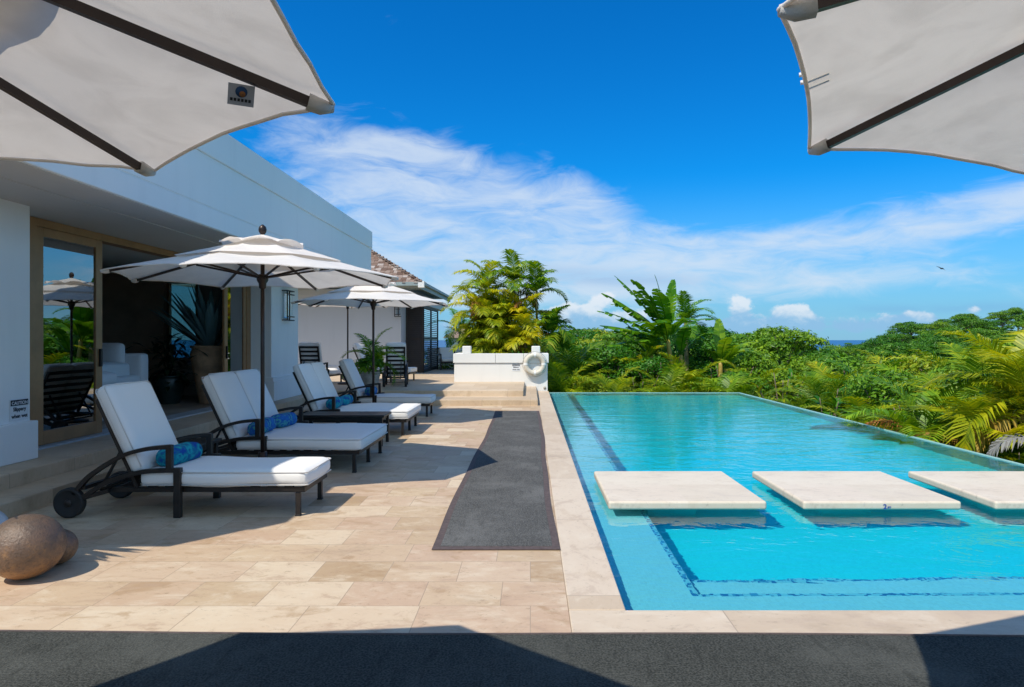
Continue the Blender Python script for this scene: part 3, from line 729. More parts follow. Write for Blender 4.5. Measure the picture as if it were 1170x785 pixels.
for k in range(4):
    a = R(90*k+0); b = MB(); Mk = Matrix.Rotation(a, 4, 'Y')
    pr = [(Mk @ Vector((.262+.075*math.cos(q), .065*math.sin(q), 0))) for q in [2*math.pi*i/12 for i in range(12)]]
    vs = []; 
    for off in (-.03, .03):
        vs += [Matrix.Rotation(off/.255, 4, 'Y') @ p for p in pr]
    b.add(vs, [(i, (i+1) % 12, 12+(i+1) % 12, 12+i) for i in range(12)], True); b.build('band', M_white, ring)
mb = MB()
for k in range(4):
    pts = [(.36*math.cos(R(90*k+90*i/8))*(1-.02*math.sin(math.pi*i/8)), -.01, .36*math.sin(R(90*k+90*i/8))) for i in range(9)]
    mb.tube(pts, .008, 6)
mb.build('rope', M_rope, ring)
wet_sign((-.42, 19.928, .69), 0, 'small faded notice plate on the planter wall left of the life ring', .23, .95)
drn = MB(); drn.lathe([(.001, 0), (.035, 0), (.04, .01), (.001, .012)], 16, (0, 0, 0), Matrix.Rotation(R(90), 4, 'X')); o = drn.build('wall_spout', M_potgrey, None, (.42, 19.925, .09)); tag(o, 'small round metal spout low on the planter wall end', 'spout')

# ------------------------------------------------------------------ mats, slabs
rm = thing('deck_runner', 'long dark grey runner mat with brown border beside the pool', 'mat', (-.24, 9.6, 0))
def wavy(x0, x1, y0, y1, z, amp, n=60, h=.006):
    m_ = MB(); vs = []; 
    for i in range(n+1):
        y = y0+(y1-y0)*i/n; dx = amp*math.sin(y*.9+.5)+amp*.5*math.sin(y*2.3)
        for x in (x0, x1): vs.append((x+dx, y, z)); vs.append((x+dx, y, z+h))
    fs = []
    for i in range(n):
        a = i*4; b = a+4; fs += [(a+1, a+3, b+3, b+1), (a, a+1, b+1, b), (a+3, a+2, b+2, b+3)]
    fs += [(0, 2, 3, 1), (n*4, n*4+1, n*4+3, n*4+2)]
    return m_.add(vs, fs)
mb = wavy(-.715+.24, .20+.24, 4.86-9.6, 14.3-9.6, .004, .012); mb.build('border', M_border, rm)
mb = wavy(-.66+.24, .145+.24, 4.93-9.6, 14.23-9.6, .010, .012, 60, .003); mb.build('weave', M_runner, rm)
fm = thing('floor_mat', 'wide charcoal outdoor mat across the foreground paving', 'mat', (0, 2, 0))
vs = []; fs = []; n = 60; mb = MB()
for i in range(n+1):
    x = -7+15*i/n; yy = 3.455-.004*(x-.2)**2*(1 if x > 0 else -.9)+.006*math.sin(x*1.7)-2
    vs += [(x, yy, .003), (x, yy, .012), (x, -7.5, .003), (x, -7.5, .012)]
for i in range(n):
    a = i*4; b = a+4; fs += [(a+1, a+3, b+3, b+1)[::-1], (a, a+1, b+1, b)[::-1]]
mb.add(vs, fs); mb.build('matting', M_mat, fm)
mb = MB()
for i in range(n):
    a = Vector(vs[i*4+1]); b = Vector(vs[i*4+5]); mb.tube([a, b], .006, 6, False)
mb.build('edge_binding', M_border, fm)

for i, (x0, lab) in enumerate(((.70, 'square cream stone slab over the water nearest the paved deck'), (2.445, 'square cream stone slab in the pool marked 2FT'), (4.165, 'cream stone slab over the water nearest the infinity edge'))):
    L = thing('stepping_slab', lab, 'stone slab', (x0+.71, 6.835, -.6), 0, 'stone slabs standing in the pool')
    mb = MB(); mb.bbox(-.71, .71, -.715, .715, .572, .65, .022, 4); mb.build('slab', M_slab, L)
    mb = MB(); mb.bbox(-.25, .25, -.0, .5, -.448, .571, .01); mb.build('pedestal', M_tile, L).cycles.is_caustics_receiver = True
    if i == 1:
        Mx = Matrix(((1, 0, 0, .02), (0, 0, -1, -.7165), (0, 1, 0, .583), (0, 0, 0, 1)))
        text_mesh('2', .062, Mx, 'depth_mark', M_blueink, L, .001, .0016)
        Mx = Matrix(((1, 0, 0, .058), (0, 0, -1, -.7165), (0, 1, 0, .584), (0, 0, 0, 1)))
        text_mesh('FT', .030, Mx, 'depth_mark', M_blueink, L, .001, .0008)

# ------------------------------------------------------------------ umbrellas
def make_umbrella(loc, zrim, rot, label, z0=0.0, rise=.40, Rr=1.42, group='white patio umbrellas', tagged=False, base=True, seed=0, straps=False, flat=False):
    U = thing('patio_umbrella', label, 'umbrella', (loc[0], loc[1], z0), 0, group); rr = random.Random(seed)
    za = zrim+rise; zb = zrim-z0; tz = za-z0
    def hgt(s_): return zb+(tz-zb)*(1-s_)
    def sheet(s0, s1, lift0, lift1, scal=0.0, nr_=12, ng=8, cat=.016):
        m_ = MB(); vs = []; NA = 8*ng
        for i in range(nr_+1):
            s_ = s0+(s1-s0)*i/nr_
            for k in range(NA):
                gi, gf = divmod(k, ng); f = gf/ng
                a0 = rot+gi*math.pi/4; a1 = a0+math.pi/4
                p = Vector((math.cos(a0), math.sin(a0), 0)).lerp(Vector((math.cos(a1), math.sin(a1), 0)), f)*Rr*s_
                c = 4*f*(1-f)
                edge = (i/nr_)
                z = hgt(s_)+lift0+(lift1-lift0)*edge
                z -= .030*c*s_*(1-s_)*4*.6                      # cloth sags between ribs
                z += .022*c*(s_**3)*(1 if s1 > .9 else .4)+(.006*math.sin(s_*21+gi*2.1)*c*s_*(1-s_)*2 if s1 > .9 else 0)
                shrink = cat*c*s_**4 if s1 > .9 else 0
                p = p*(1-shrink)
                z += rr.gauss(0, .0012)
                if s1 > .9:      # loose cloth: puckers along the ribs, soft billows across each panel
                    z += .0045*math.sin(f*31+gi*1.7+s_*9)*(1-c)*s_**2 + .018*math.sin(gi*2.3+s_*8.5)*math.sin(f*6.1+gi)*c*s_*(1.2-s_)*1.6
                if scal and edge > .55: z += scal*c*(edge-.55)/.45
                vs.append((p.x, p.y, z))
        fs = [(i*NA+k, i*NA+(k+1) % NA, (i+1)*NA+(k+1) % NA, (i+1)*NA+k) for i in range(nr_) for k in range(NA)]
        m_.add(vs, [f[::-1] for f in fs], True); return m_, vs[-NA:]
    m_, rim = sheet(.18, 1.0, 0, 0, 0, 14, 10)
    can = m_.build('canopy', M_canopy, U)
    m_ = MB(); m_.tube([Vector(p)-Vector((0, 0, .006)) for p in rim+rim[:1]], .0055, 6, False); m_.build('hem', M_canopy, can)
    m_, _ = sheet(.05, .58, .042, .020, .016); m_.build('vent_flap', M_canopy, can)
    m_, _ = sheet(.0, .30, .075, .070, .06, 8); m_.build('vent_cap', M_canopy, can)
    for k in range(8):
        a = rot+k*math.pi/4; c, s_ = math.cos(a), math.sin(a)
        m_ = MB(); r0, r1 = .04, Rr*.965
        m_.tube([(c*r0, s_*r0, hgt(r0/Rr)-.028), (c*r1, s_*r1, hgt(r1/Rr)-.024)], 0, sq=(.019, .024)); rib = m_.build('rib', M_pole, U)
        m_ = MB(); m_.tube([(c*.05, s_*.05, zb+.015), (c*Rr*.5, s_*Rr*.5, hgt(.5)-.045)], 0, sq=(.014, .02)); m_.build('strut', M_pole, rib)
        m_ = MB(); ra, rb = Rr*.955, Rr*1.0
        m_.tube([(c*ra, s_*ra, hgt(ra/Rr)-.024), (c*(ra+rb)/2, s_*(ra+rb)/2, hgt(.98)-.022), (c*rb, s_*rb, hgt(1)-.014)], [.024, .022, .012], 8); m_.build('rib_pocket', M_hem, rib)
    m_ = MB(); m_.lathe([(.001, 0.06), (.021, .06), (.021, tz+.02), (.001, tz+.02)], 16); m_.build('pole', M_pole, U)
    m_ = MB(); m_.lathe([(.0215, zb-.11), (.036, zb-.10), (.040, zb-.05), (.058, zb-.02), (.062, zb+.03), (.04, zb+.045), (.0215, zb+.05)], 20); m_.build('runner', M_pole, U)
    m_ = MB(); m_.lathe([(.001, tz+.055), (.02, tz+.055), (.018, tz+.07), (.036, tz+.095), (.042, tz+.125), (.034, tz+.155), (.012, tz+.175), (.001, tz+.18)], 16); m_.build('finial', M_pole, U)
    if base:
        m_ = MB(); m_.lathe([(.001, 0), (.27, 0), (.275, .012), (.27, .035), (.08, .055), (.045, .07), (.045, .30), (.001, .30)], 32); m_.build('base', M_pole, U)
    if tagged:
        a = rot; c, s_ = math.cos(a), math.sin(a); tv = Vector((c, s_, 0)); side = Vector((-s_, c, 0))
        r_ = Rr*.845; z = hgt(r_/Rr)-.040
        P = Matrix.Translation((c*r_, s_*r_, z)) @ Matrix((( -s_*0+c, -s_*1, 0, 0), (s_, c, 0, 0), (0, 0, 1, 0), (0, 0, 0, 1)))
        Pt = P @ Matrix.Rotation(R(-52), 4, 'X') @ Matrix.Scale(.82, 4)
        b = MB(); b.box(-.037, .037, .010, .075, -.001, .001, Pt); tg = b.build('care_tag', M_tagcloth, U)
        b = MB(); b.lathe([(.001, -.0025), (.017, -.0025), (.017, -.0012), (.001, -.0012)], 16, (0, .032, 0), Pt); b.build('emblem', M_tagblue, tg)
        b = MB(); b.lathe([(.001, -.0038), (.009, -.0038), (.009, -.0026), (.001, -.0026)], 12, (.003, .038, 0), Pt); b.build('emblem_core', M_tagorange, tg)
        b = MB()
        for q in range(6): b.box(-.030+q*.0102, -.023+q*.0102, .053, .062, -.0022, -.0012, Pt)
        b.build('print', M_ink, tg)
    if straps:
        # two rolled white tie straps poking past the rim
        a = rot+math.pi/4*.5
        for da in (-.02, .025):
            c, s_ = math.cos(a+da), math.sin(a+da); b = MB(); q = Rr*.89
            b.tube([(c*q*.98, s_*q*.98, zb+.04), (c*q*1.035, s_*q*1.035, zb+.04)], .006, 8); b.build('tie_strap', M_cushion, U)
    return U
make_umbrella((-1.76, 1.10), 2.115, R(28.5), 'white umbrella overhead at upper left with a grey care tag on its rib', rise=.37, tagged=True, seed=1)
make_umbrella((1.90, 1.26), 2.15, R(132.5), 'white umbrella overhead at upper right, its corner over the pool', rise=.40, seed=2, straps=True)
make_umbrella((-2.86, 7.30), 2.15, R(40), 'white umbrella on a dark pole between the two nearest loungers', Rr=1.48, seed=3)
make_umbrella((-2.86, 12.45), 2.15, R(25), 'white umbrella standing between the third and fourth loungers', seed=4)
make_umbrella((-5.05, 18.9), 2.45, R(10), 'white umbrella on the raised terrace, mostly hidden behind the farther umbrella', z0=.268, seed=5)

# ------------------------------------------------------------------ loungers
def arc(p, n=6):
    """smooth curve through points (Catmull-Rom)"""
    p = [Vector(q) for q in p]; out = []
    for i in range(len(p)-1):
        a, b, c, d = p[max(i-1, 0)], p[i], p[i+1], p[min(i+2, len(p)-1)]
        for k in range(n):
            u = k/n; out.append(.5*((2*b)+(c-a)*u+(2*a-5*b+4*c-d)*u*u+(3*b-a-3*c+d)*u**3))
    return out+[p[-1]]
def make_lounger(loc, rz, wdt, label, double=False, tilt=25, group='sun loungers on the pool deck', seed=0, slats=False, flatcush=True):
    L = thing('sun_lounger', label, 'sun lounger', loc, rz, group); hw_ = wdt/2
    m_ = MB()
    for s_ in (-1, 1):
        m_.box(-.80, .835, s_*(hw_-.06)-.018, s_*(hw_-.06)+.018, .205, .245)
    m_.box(.80, .835, -hw_+.079, hw_-.079, .206, .244); m_.box(-.80, -.765, -hw_+.079, hw_-.079, .206, .244)
    for i in range(9): m_.box(-.5+i*.145, -.43+i*.145, -hw_+.05, hw_-.05, .2455, .256)
    m_.build('frame', M_dark, L)
    legx = [(.775, -hw_+.06), (.775, hw_-.06)] + ([(.775, 0)] if double else [])
    for x, y in legx:
        m_ = MB(); m_.bbox(x-.02, x+.02, y-.02, y+.02, .012, .204, .004); lg = m_.build('leg', M_dark, L)
        m_ = MB(); m_.bbox(x-.023, x+.023, y-.023, y+.023, 0, .014, .003); m_.build('foot', M_rubber, lg)
    for s_ in (-1, 1):
        y = s_*(hw_+.0)
        m_ = MB()
        m_.bbox(-.25, -.19, y-.025, y+.025, 0, .42, .006)
        m_.build('leg', M_dark, L)
        m_ = MB()
        m_.tube(arc([(-1.09, y, .20), (-1.02, y, .29), (-.93, y, .375), (-.70, y, .515), (-.50, y, .575), (-.32, y, .595), (-.27, y, .593)]), 0, sq=(.05, .034))
        m_.bbox(-.315, -.265, y-.023, y+.023, .41, .60, .005)
        m_.tube(arc([(-1.06, y, .14), (-.95, y, .215), (-.80, y, .305), (-.56, y, .378), (-.38, y, .397), (-.19, y, .40)]), 0, sq=(.044, .036))
        m_.tube([(-1.06, y, .15), (-.80, y*.99, .225)], 0, sq=(.04, .03))
        m_.build('arm', M_dark, L)
        m_ = MB(); Mw = Matrix.Translation((-1.13, y+s_*.0, .126)) @ Matrix.Rotation(R(90), 4, 'X')
        m_.lathe([(.001, -.025), (.098, -.025), (.105, -.03), (.122, -.03), (.126, -.022), (.126, .022), (.122, .03), (.105, .03), (.098, .025), (.001, .025)], 28, (0, 0, 0), Mw)
        wh = m_.build('wheel', M_rubber, L)
        m_ = MB(); m_.lathe([(.001, -.036), (.028, -.036), (.034, -.026), (.034, .026), (.028, .036), (.001, .036)], 16, (0, 0, 0), Mw); m_.build('hub', M_dark, wh)
    m_ = MB(); m_.tube([(-1.13, -hw_, .126), (-1.13, hw_, .126)], .012, 8); m_.tube([(-1.02, -hw_, .25), (-1.02, hw_, .25)], 0, sq=(.04, .03)); m_.build('axle', M_dark, L)
    # back support
    Mb = Matrix.Translation((-.57, 0, .255)) @ Matrix.Rotation(R(-tilt), 4, 'Y')
    m_ = MB(); hb = hw_-.05; lb = .82
    for s_ in (-1, 1): m_.box(-.03, 0, s_*hb-.02, s_*hb+.02, .0, lb, Mb)
    for i in range(7): m_.box(-.024, -.004, -hb+.021, hb-.021, .06+i*.118, .06+i*.118+.052, Mb)
    m_.tube([Mb @ Vector((-.03, -hb*.6, .40)), Vector((-.98, -hb*.6, .20))], 0, sq=(.02, .02)); m_.tube([Mb @ Vector((-.03, hb*.6, .40)), Vector((-.98, hb*.6, .20))], 0, sq=(.02, .02))
    m_.tube([(-.98, -hb*.6, .2), (-.98, hb*.6, .2)], 0, sq=(.02, .02))
    m_.build('back_frame', M_dark, L)
    # cushions
    xl = (-.55+.87)/2; hl = (.87+.55)/2
    m_ = MB(); m_.rbox((xl, 0, .325), (hl, hw_-.005, .070), .052, 14, (.006, .008, .016), None, .005, seed); sc_ = m_.build('seat_cushion', M_cushion, L)
    m_ = MB(); zz = .386; c_ = .028
    for z in (.378, .272): m_.tube([(xl-hl+c_, -hw_+.006, z), (xl+hl-c_, -hw_+.006, z), (xl+hl-.004, -hw_+c_, z), (xl+hl-.004, hw_-c_, z), (xl+hl-c_, hw_-.006, z), (xl-hl+c_, hw_-.006, z)], .006, 6)
    m_.build('piping', M_piping, sc_)
    n_ = 2 if double else 1; wv_ = (2*hw_-.02)/n_
    for i in range(n_):
        yc = -hw_+.01+wv_*(i+.5)
        m_ = MB(); m_.rbox((.058, yc, .50), (.060, wv_/2-.004, .40), .05, 12, (.018, .0, .014), Mb, .004, seed+i+5); bc = m_.build('back_cushion', M_cushion, L)
        m_ = MB()
        for xx in (.016, .100): m_.tube([Mb @ Vector(q) for q in ((xx, yc-wv_/2+.008, .14), (xx, yc-wv_/2+.008, .87), (xx, yc-wv_/2+.03, .898), (xx, yc+wv_/2-.03, .898), (xx, yc+wv_/2-.008, .87), (xx, yc+wv_/2-.008, .14))], .005, 6)
        m_.build('piping', M_piping, bc)
    return L
make_lounger((-2.75, 6.12, 0), 0, .72, 'single white cushioned lounger nearest the camera, first of the row', seed=1)
make_lounger((-2.76, 8.37, 0), 0, 1.44, 'double white cushioned lounger just behind the near umbrella pole', True, seed=2)
make_lounger((-2.77, 11.28, 0), 0, 1.30, 'double white cushioned lounger behind the low black table', True, seed=3)
make_lounger((-2.79, 13.61, 0), 0, .72, 'single white cushioned lounger at the far end of the row by the steps', seed=4)
g5 = 'loungers on the raised terrace'
make_lounger((-5.82, 19.0, .268), R(82), .62, 'lounger on the terrace against the grey wall, slatted back towards us', tilt=12, group=g5, seed=5)
make_lounger((-4.35, 20.6, .268), R(-8), .70, 'sunlit lounger on the terrace seen side on behind the potted palm', tilt=24, group=g5, seed=6)
make_lounger((-3.68, 18.9, .268), R(98), .56, 'slatted back lounger on the terrace right of the potted palm', tilt=16, group=g5, seed=7)
def bolster(loc, rz, L_, r_, mat, label, seed):
    m_ = MB(); m_.rbox((0, 0, 0), (r_*1.06, L_/2, r_*.92), r_*.85, 10, (0, .015, 0), None, .006, seed)
    o = m_.build('bolster_pillow', mat, None, loc); o.rotation_euler = (0, 0, rz); tag(o, label, 'pillow', 'bolster pillows on the loungers')
PZ = .392+.085
bolster((-3.145, 6.14, PZ), R(-4), .50, .092, M_pil1, 'teal and blue printed bolster on the nearest lounger', 1)
bolster((-3.15, 8.03, PZ), R(3), .52, .092, M_pil2, 'nearer navy and green bolster on the double lounger behind the near pole', 2)
bolster((-3.13, 8.68, PZ), R(-3), .52, .092, M_pil2, 'farther navy and green bolster on the double lounger behind the near pole', 3)
bolster((-3.15, 11.0, PZ), R(2), .48, .092, M_pil1, 'nearer teal bolster on the double lounger behind the black table', 4)
bolster((-3.14, 11.58, PZ), R(-2), .48, .092, M_pil1, 'farther teal bolster on the double lounger behind the black table', 5)
bolster((-3.17, 13.6, PZ), R(2), .46, .092, M_pil2, 'blue bolster on the single lounger at the far end', 6)
def side_table(loc, lx, ly, h_, label):
    T_ = thing('side_table', label, 'table', loc, 0, 'low black side tables')
    m_ = MB(); m_.bbox(-lx/2, lx/2, -ly/2, ly/2, h_-.035, h_, .006); m_.bbox(-lx/2+.05, lx/2-.05, -ly/2+.05, ly/2-.05, h_-.085, h_-.036, .004); m_.build('table_top', M_dark, T_)
    for sx in (-1, 1):
        for sy in (-1, 1):
            m_ = MB(); x, y = sx*(lx/2-.05), sy*(ly/2-.05); m_.bbox(x-.022, x+.022, y-.022, y+.022, 0, h_-.036, .004); m_.build('leg', M_dark, T_)
side_table((-2.66, 9.83, 0), 1.22, .52, .44, 'low black table between the two double loungers')
side_table((-3.62, 6.98, 0), .72, .5, .46, 'low black table half hidden behind the nearest lounger')

# far armchair in shade
ac = thing('armchair', 'dark framed armchair with pale cushion in shade beyond the louvred shutters', 'armchair', (-3.38, 28.0, .268), R(20))
mb = MB(); mb.rbox((0, 0, .40), (.32, .3, .07), .04, 8); mb.build('seat_cushion', M_cushion, ac)
mb = MB(); mb.rbox((0, .30, .66), (.30, .06, .24), .04, 8); mb.build('back_cushion', M_cushion, ac)
mb = MB(); mb.box(-.36, .36, -.32, .36, .27, .325)
for sx in (-1, 1):
    mb.tube(arc([(sx*.36, -.32, .0), (sx*.36, -.31, .55), (sx*.36, -.2, .63), (sx*.36, .36, .60)]), 0, sq=(.05, .05)); mb.tube([(sx*.36, .36, 0), (sx*.36, .38, .9)], 0, sq=(.05, .05))
mb.tube([(-.36, .38, .88), (.36, .38, .88)], 0, sq=(.05, .05)); mb.build('frame', M_dark, ac)

# stoneware balls and the spiky plant whose shade falls beside them
for loc, r_, mat, lab in (((-3.17, 4.30, .200), (.212, .198), M_ball, 'large glazed brown stoneware ball on the near paving'),
                          ((-3.16, 4.56, .118), (.122, .117), M_ball, 'smaller brown stoneware ball tucked behind the large one'),
                          ((-3.90, 4.86, .150), (.16, .149), M_ballwhite, 'white stoneware ball at the frame edge behind the large brown one')):
    mb = MB(); mb.sphere((0, 0, 0), r_, 40, 24); o = mb.build('stoneware_ball', mat, None, loc); tag(o, lab, 'garden ball', 'stoneware balls on the paving')
sp_ = thing('spiky_plant', 'spiky yucca in a round pot beside the house step', 'plant', (-4.06, 4.15, .0))
mb = MB(); mb.lathe(pot_prof(.26, .34, 1.30, .05), 28); mb.build('pot', M_potgrey, sp_)
mb = MB()
for i in range(130):
    a = rng.uniform(0, 6.283); e_ = rng.uniform(-.1, 1.3)
    if .3 < a < 1.3: continue
    blade(mb, (0, 0, 1.30+rng.uniform(0, .25)), (math.cos(a)*math.cos(e_), math.sin(a)*math.cos(e_), math.sin(e_)), rng.uniform(.52, .68), .034, .1, 4, .3)
mb.build('foliage', M_agave, sp_)

# ------------------------------------------------------------------ vegetation builders
def frond(mb, base, az_, e0, L, droop, nl=26, ll=.45, lw=.022, vee=.35, twist=0, rach=.012, hang=.5, gap=.12):
    """pinnate palm leaf: curved midrib with narrow leaflets either side (midrib is added to mb too)"""
    base = Vector(base); p = base.copy(); seg = 14; pts = [p.copy()]; dirs = []
    for i in range(seg):
        q = i/seg; e_ = e0-droop*q**1.25; d = Vector((math.cos(az_)*math.cos(e_), math.sin(az_)*math.cos(e_), math.sin(e_)))
        dirs.append(d); p = p+d*L/seg; pts.append(p.copy())
    dirs.append(dirs[-1])
    mb.tube(pts, [rach*(1-.8*i/seg) for i in range(seg+1)], 4, False)
    side0 = Vector((-math.sin(az_), math.cos(az_), 0))
    for i in range(nl):
        q = gap+(1-gap)*(i+.5)/nl; k = q*seg; j = min(int(k), seg-1); f = k-j
        c = pts[j].lerp(pts[j+1], f); d = dirs[j]; up = side0.cross(d)
        if up.z < 0 and abs(d.z) < .9: up = -up
        prof = (math.sin(math.pi*min(1, .12+q*.82))**.6)
        for s_ in (-1, 1):
            l_ = ll*prof*rng.uniform(.85, 1.1); sw = .30+.55*q+rng.uniform(-.08, .08)
            v = (side0*s_*math.cos(sw)+d*math.sin(sw)+up*(vee*(1-q*.6)+rng.uniform(-.08, .08))).normalized()
            wv_ = v.cross(up).normalized()*lw
            m1 = c+v*l_*.5; v2 = (v+Vector((0, 0, -hang*rng.uniform(.7, 1.4)))).normalized(); tip = m1+v2*l_*.5
            mb.add([c-wv_*.5, c+wv_*.5, m1+wv_, m1-wv_, tip], [(0, 1, 2, 3), (3, 2, 4)], False)
def make_palm(name, label, cat, loc, stems, mats, group=None, nl=26, ll=.45, lw=.02, rz=0, trunk_r=.045, dead=0, hang=.5):
    """stems: list of (x, y, height, n_fronds, length, lean_az, lean)"""
    P = thing(name, label, cat, loc, rz, group); cr = MB(); dm = MB()
    for (sx, sy, h_, nf, fl, la, ln) in stems:
        top = Vector((sx+math.cos(la)*ln, sy+math.sin(la)*ln, h_)); b = MB()
        pts = arc([(sx, sy, -.3), (sx+math.cos(la)*ln*.35, sy+math.sin(la)*ln*.35, h_*.5), top], 6)
        b.tube(pts, [trunk_r*(1.15-.35*i/len(pts)) for i in range(len(pts))], 8)
        for i in range(2, len(pts)): b.lathe([(trunk_r*.95, -.012), (trunk_r*1.12, 0), (trunk_r*.95, .012)], 8, pts[i-1])
        b.build('trunk', M_palmtrunk, P)
        for i in range(nf):
            a = i*2.399+rng.uniform(-.3, .3)+la; q = i/max(1, nf-1)
            e0 = 1.45-1.15*q+rng.uniform(-.12, .12)
            frond(cr, top-Vector((0, 0, .12*q)), a, e0, fl*rng.uniform(.85, 1.1), rng.uniform(1.3, 1.9)*(.75+.5*q), nl, ll, lw, hang=hang)
        for i in range(dead):
            a = rng.uniform(0, 6.283); frond(dm, top-Vector((0, 0, .2)), a, rng.uniform(-.2, .3), fl*.85, 1.4, int(nl*.8), ll*.8, lw, .0, hang=1.6)
    cr.build('crown', mats[0], P)
    if dead: dm.build('dead_fronds', mats[1], P)
    return P
def leafcloud(mb, c, rad, n, size, up=.5, hollow=.7):
    """n leaf-shaped faces spread through an ellipsoid's outer volume"""
    c = np.array(c); rad = np.array(rad)
    d = nr.normal(size=(n, 3)); d[:, 2] = np.where(nr.random(n) < .72, np.abs(d[:, 2]), d[:, 2]); d /= np.linalg.norm(d, axis=1)[:, None]
    rr = hollow+(1-hollow)*nr.random(n)**.6
    p = c+d*rad*rr[:, None]*(1+.12*nr.normal(size=(n, 1)))
    nrm = d*.7+np.array([0, 0, up])+nr.normal(size=(n, 3))*.45; nrm /= np.linalg.norm(nrm, axis=1)[:, None]
    a = np.cross(nrm, nr.normal(size=(n, 3))); a /= np.linalg.norm(a, axis=1)[:, None]; b = np.cross(nrm, a)
    s = size*(.65+.7*nr.random((n, 1))); fold = nrm*s*.12
    V = np.stack([p-a*s, p+b*s*.42+fold, p+a*s, p-b*s*.42+fold], 1).reshape(-1, 3)
    o = len(mb.v); mb.v += [tuple(v) for v in V.tolist()]
    for i in range(n): mb.f.append((o+i*4, o+i*4+1, o+i*4+2, o+i*4+3))
    mb.sm += [False]*n; mb.mi += [0]*n
def make_tree(name, label, cat, h_, cr_, nclump, nleaf, size, mat, flat=.45, seed=0, trunk=True):
    """tree standing at the origin: trunk, limbs and a crown of many leaf clumps"""
    rr = random.Random(seed); P = thing(name, label, cat); tr = MB(); cr = MB()
    tr.tube(arc([(0, 0, -.8), (.1, .05, h_*.25), (.05*rr.uniform(-3, 3), .1, h_*.5)], 4), [.16*h_/5*(1.2-.06*i) for i in range(9)], 8)
    cl_ = []
    for i in range(nclump):
        a = i*2.399+rr.uniform(-.4, .4); q = math.sqrt((i+.5)/nclump); r_ = cr_*.78*q*rr.uniform(.8, 1.1)
        z = h_*(.62+.26*math.sqrt(max(0, 1-q*q)))+rr.uniform(-.10, .10)*h_
        if rr.random() < .3: z -= h_*.2
        s_ = cr_*rr.uniform(.20, .38)
        c = (r_*math.cos(a), r_*math.sin(a), z); cl_.append((c, s_))
        leafcloud(cr, c, (s_*1.15, s_*1.05, s_*flat*rr.uniform(.8, 1.2)), int(nleaf/nclump*rr.uniform(.7, 1.3)), size)
        tr.tube(arc([(.05, .05, h_*.38), (r_*.45*math.cos(a), r_*.45*math.sin(a), h_*.38+(z-h_*.38)*.6), c], 3), [.05, .045, .04, .032, .025, .018, .012], 5)
    tr.build('trunk', M_bark, P); cr.build('crown', mat, P); return P
HIDE = (0, -60, -25)
SKY = [(560, 392), (630, 384), (645, 377), (700, 371), (760, 374), (800, 368), (850, 368), (890, 372), (912, 386), (930, 391.5), (985, 392), (1000, 382), (1035, 368), (1090, 359), (1130, 356), (1170, 351), (1300, 345)]
def skyline(px): return float(np.interp(px, [a for a, _ in SKY], [b for _, b in SKY]))
protos = [make_tree('leafy_tree', '', 'tree', 5.2, 2.9, 20, 6800, .105, M_leaf_dark, .42, 1), make_tree('leafy_tree', '', 'tree', 5.0, 3.1, 24, 6800, .105, M_leaf_mid, .36, 2),
          make_tree('leafy_tree', '', 'tree', 5.4, 2.6, 18, 6800, .105, M_leaf_mid, .55, 3), make_tree('leafy_tree', '', 'tree', 4.9, 3.2, 26, 6800, .105, M_leaf_dark, .34, 4),
          make_tree('leafy_tree', '', 'tree', 5.1, 2.8, 22, 6800, .105, M_leaf_shrub, .40, 5)]
pts = []; used = set()
def place_tree(x, y, zg, pr, s_, label, group, rz):
    o = protos[pr]
    if pr not in used: used.add(pr); o.location = (x, y, zg); o.rotation_euler = (0, 0, rz); o.scale = (s_,)*3; o['label'] = label; o['group'] = group; return o
    return dup_fast(o, (x, y, zg), rz, label, group, s_)
HT = [5.2*1.02, 5.0*1.02, 5.4*1.03, 4.9*1.0, 5.1*1.02]
ntree = 0; kept = []
def scatter(n, y0, y1, u0, u1, spc, cap, limf):
    global ntree
    cnt = 0
    for _ in range(n):
        y = y0+(y1-y0)*rng.random(); u = rng.uniform(u0, u1); x = u*y
        if x < 9.5 and y < 27: continue
        if any((kx-x)**2+(ky-y)**2 < spc**2 for kx, ky in kept): continue
        px = 606+781*x/y; zg = float(ground(x, y)); pr = rng.randrange(5) if y < 55 else rng.choice([0, 1, 1, 2, 3, 3, 0])
        s_ = rng.uniform(.72, 1.15)*(1+.003*max(0, y-30))*(1.35 if px < 905 else 1); ztop = zg+HT[pr]*s_
        lim = 1.5+(388-max(skyline(px), limf(px, y))-(rng.uniform(-1, 4) if rng.random() < .45 else rng.uniform(3, 22)))*y/781
        if ztop > lim: s_ *= max(.05, (lim-zg))/(ztop-zg)
        if s_ < .34: continue
        kept.append((x, y)); cnt += 1; ntree += 1
        if y > 50 and px > 940: lab, gr = 'leafy green tree in the wood covering the far hillside at right', 'trees on the far hillside'
        elif px > 880: lab, gr = 'leafy green tree in the dip right of the pool below the hillside', 'trees in the dip right of the pool'
        else: lab, gr = 'leafy green tree in the wood beyond the far end of the pool', 'trees beyond the pool'
        place_tree(x, y, zg, pr, s_, lab, gr, rng.uniform(0, 6.28))
        if cnt >= cap: break
scatter(4000, 24, 46, -.10, .42, 3.0, 62, lambda px, y: 0)
scatter(4000, 24, 46, .38, .80, 3.2, 62, lambda px, y: 420-max(0, (y-30))*1.3)
scatter(2000, 46, 66, -.05, .45, 4.2, 30, lambda px, y: 0)
scatter(6000, 46, 104, .33, .80, 4.3, 128, lambda px, y: 0)

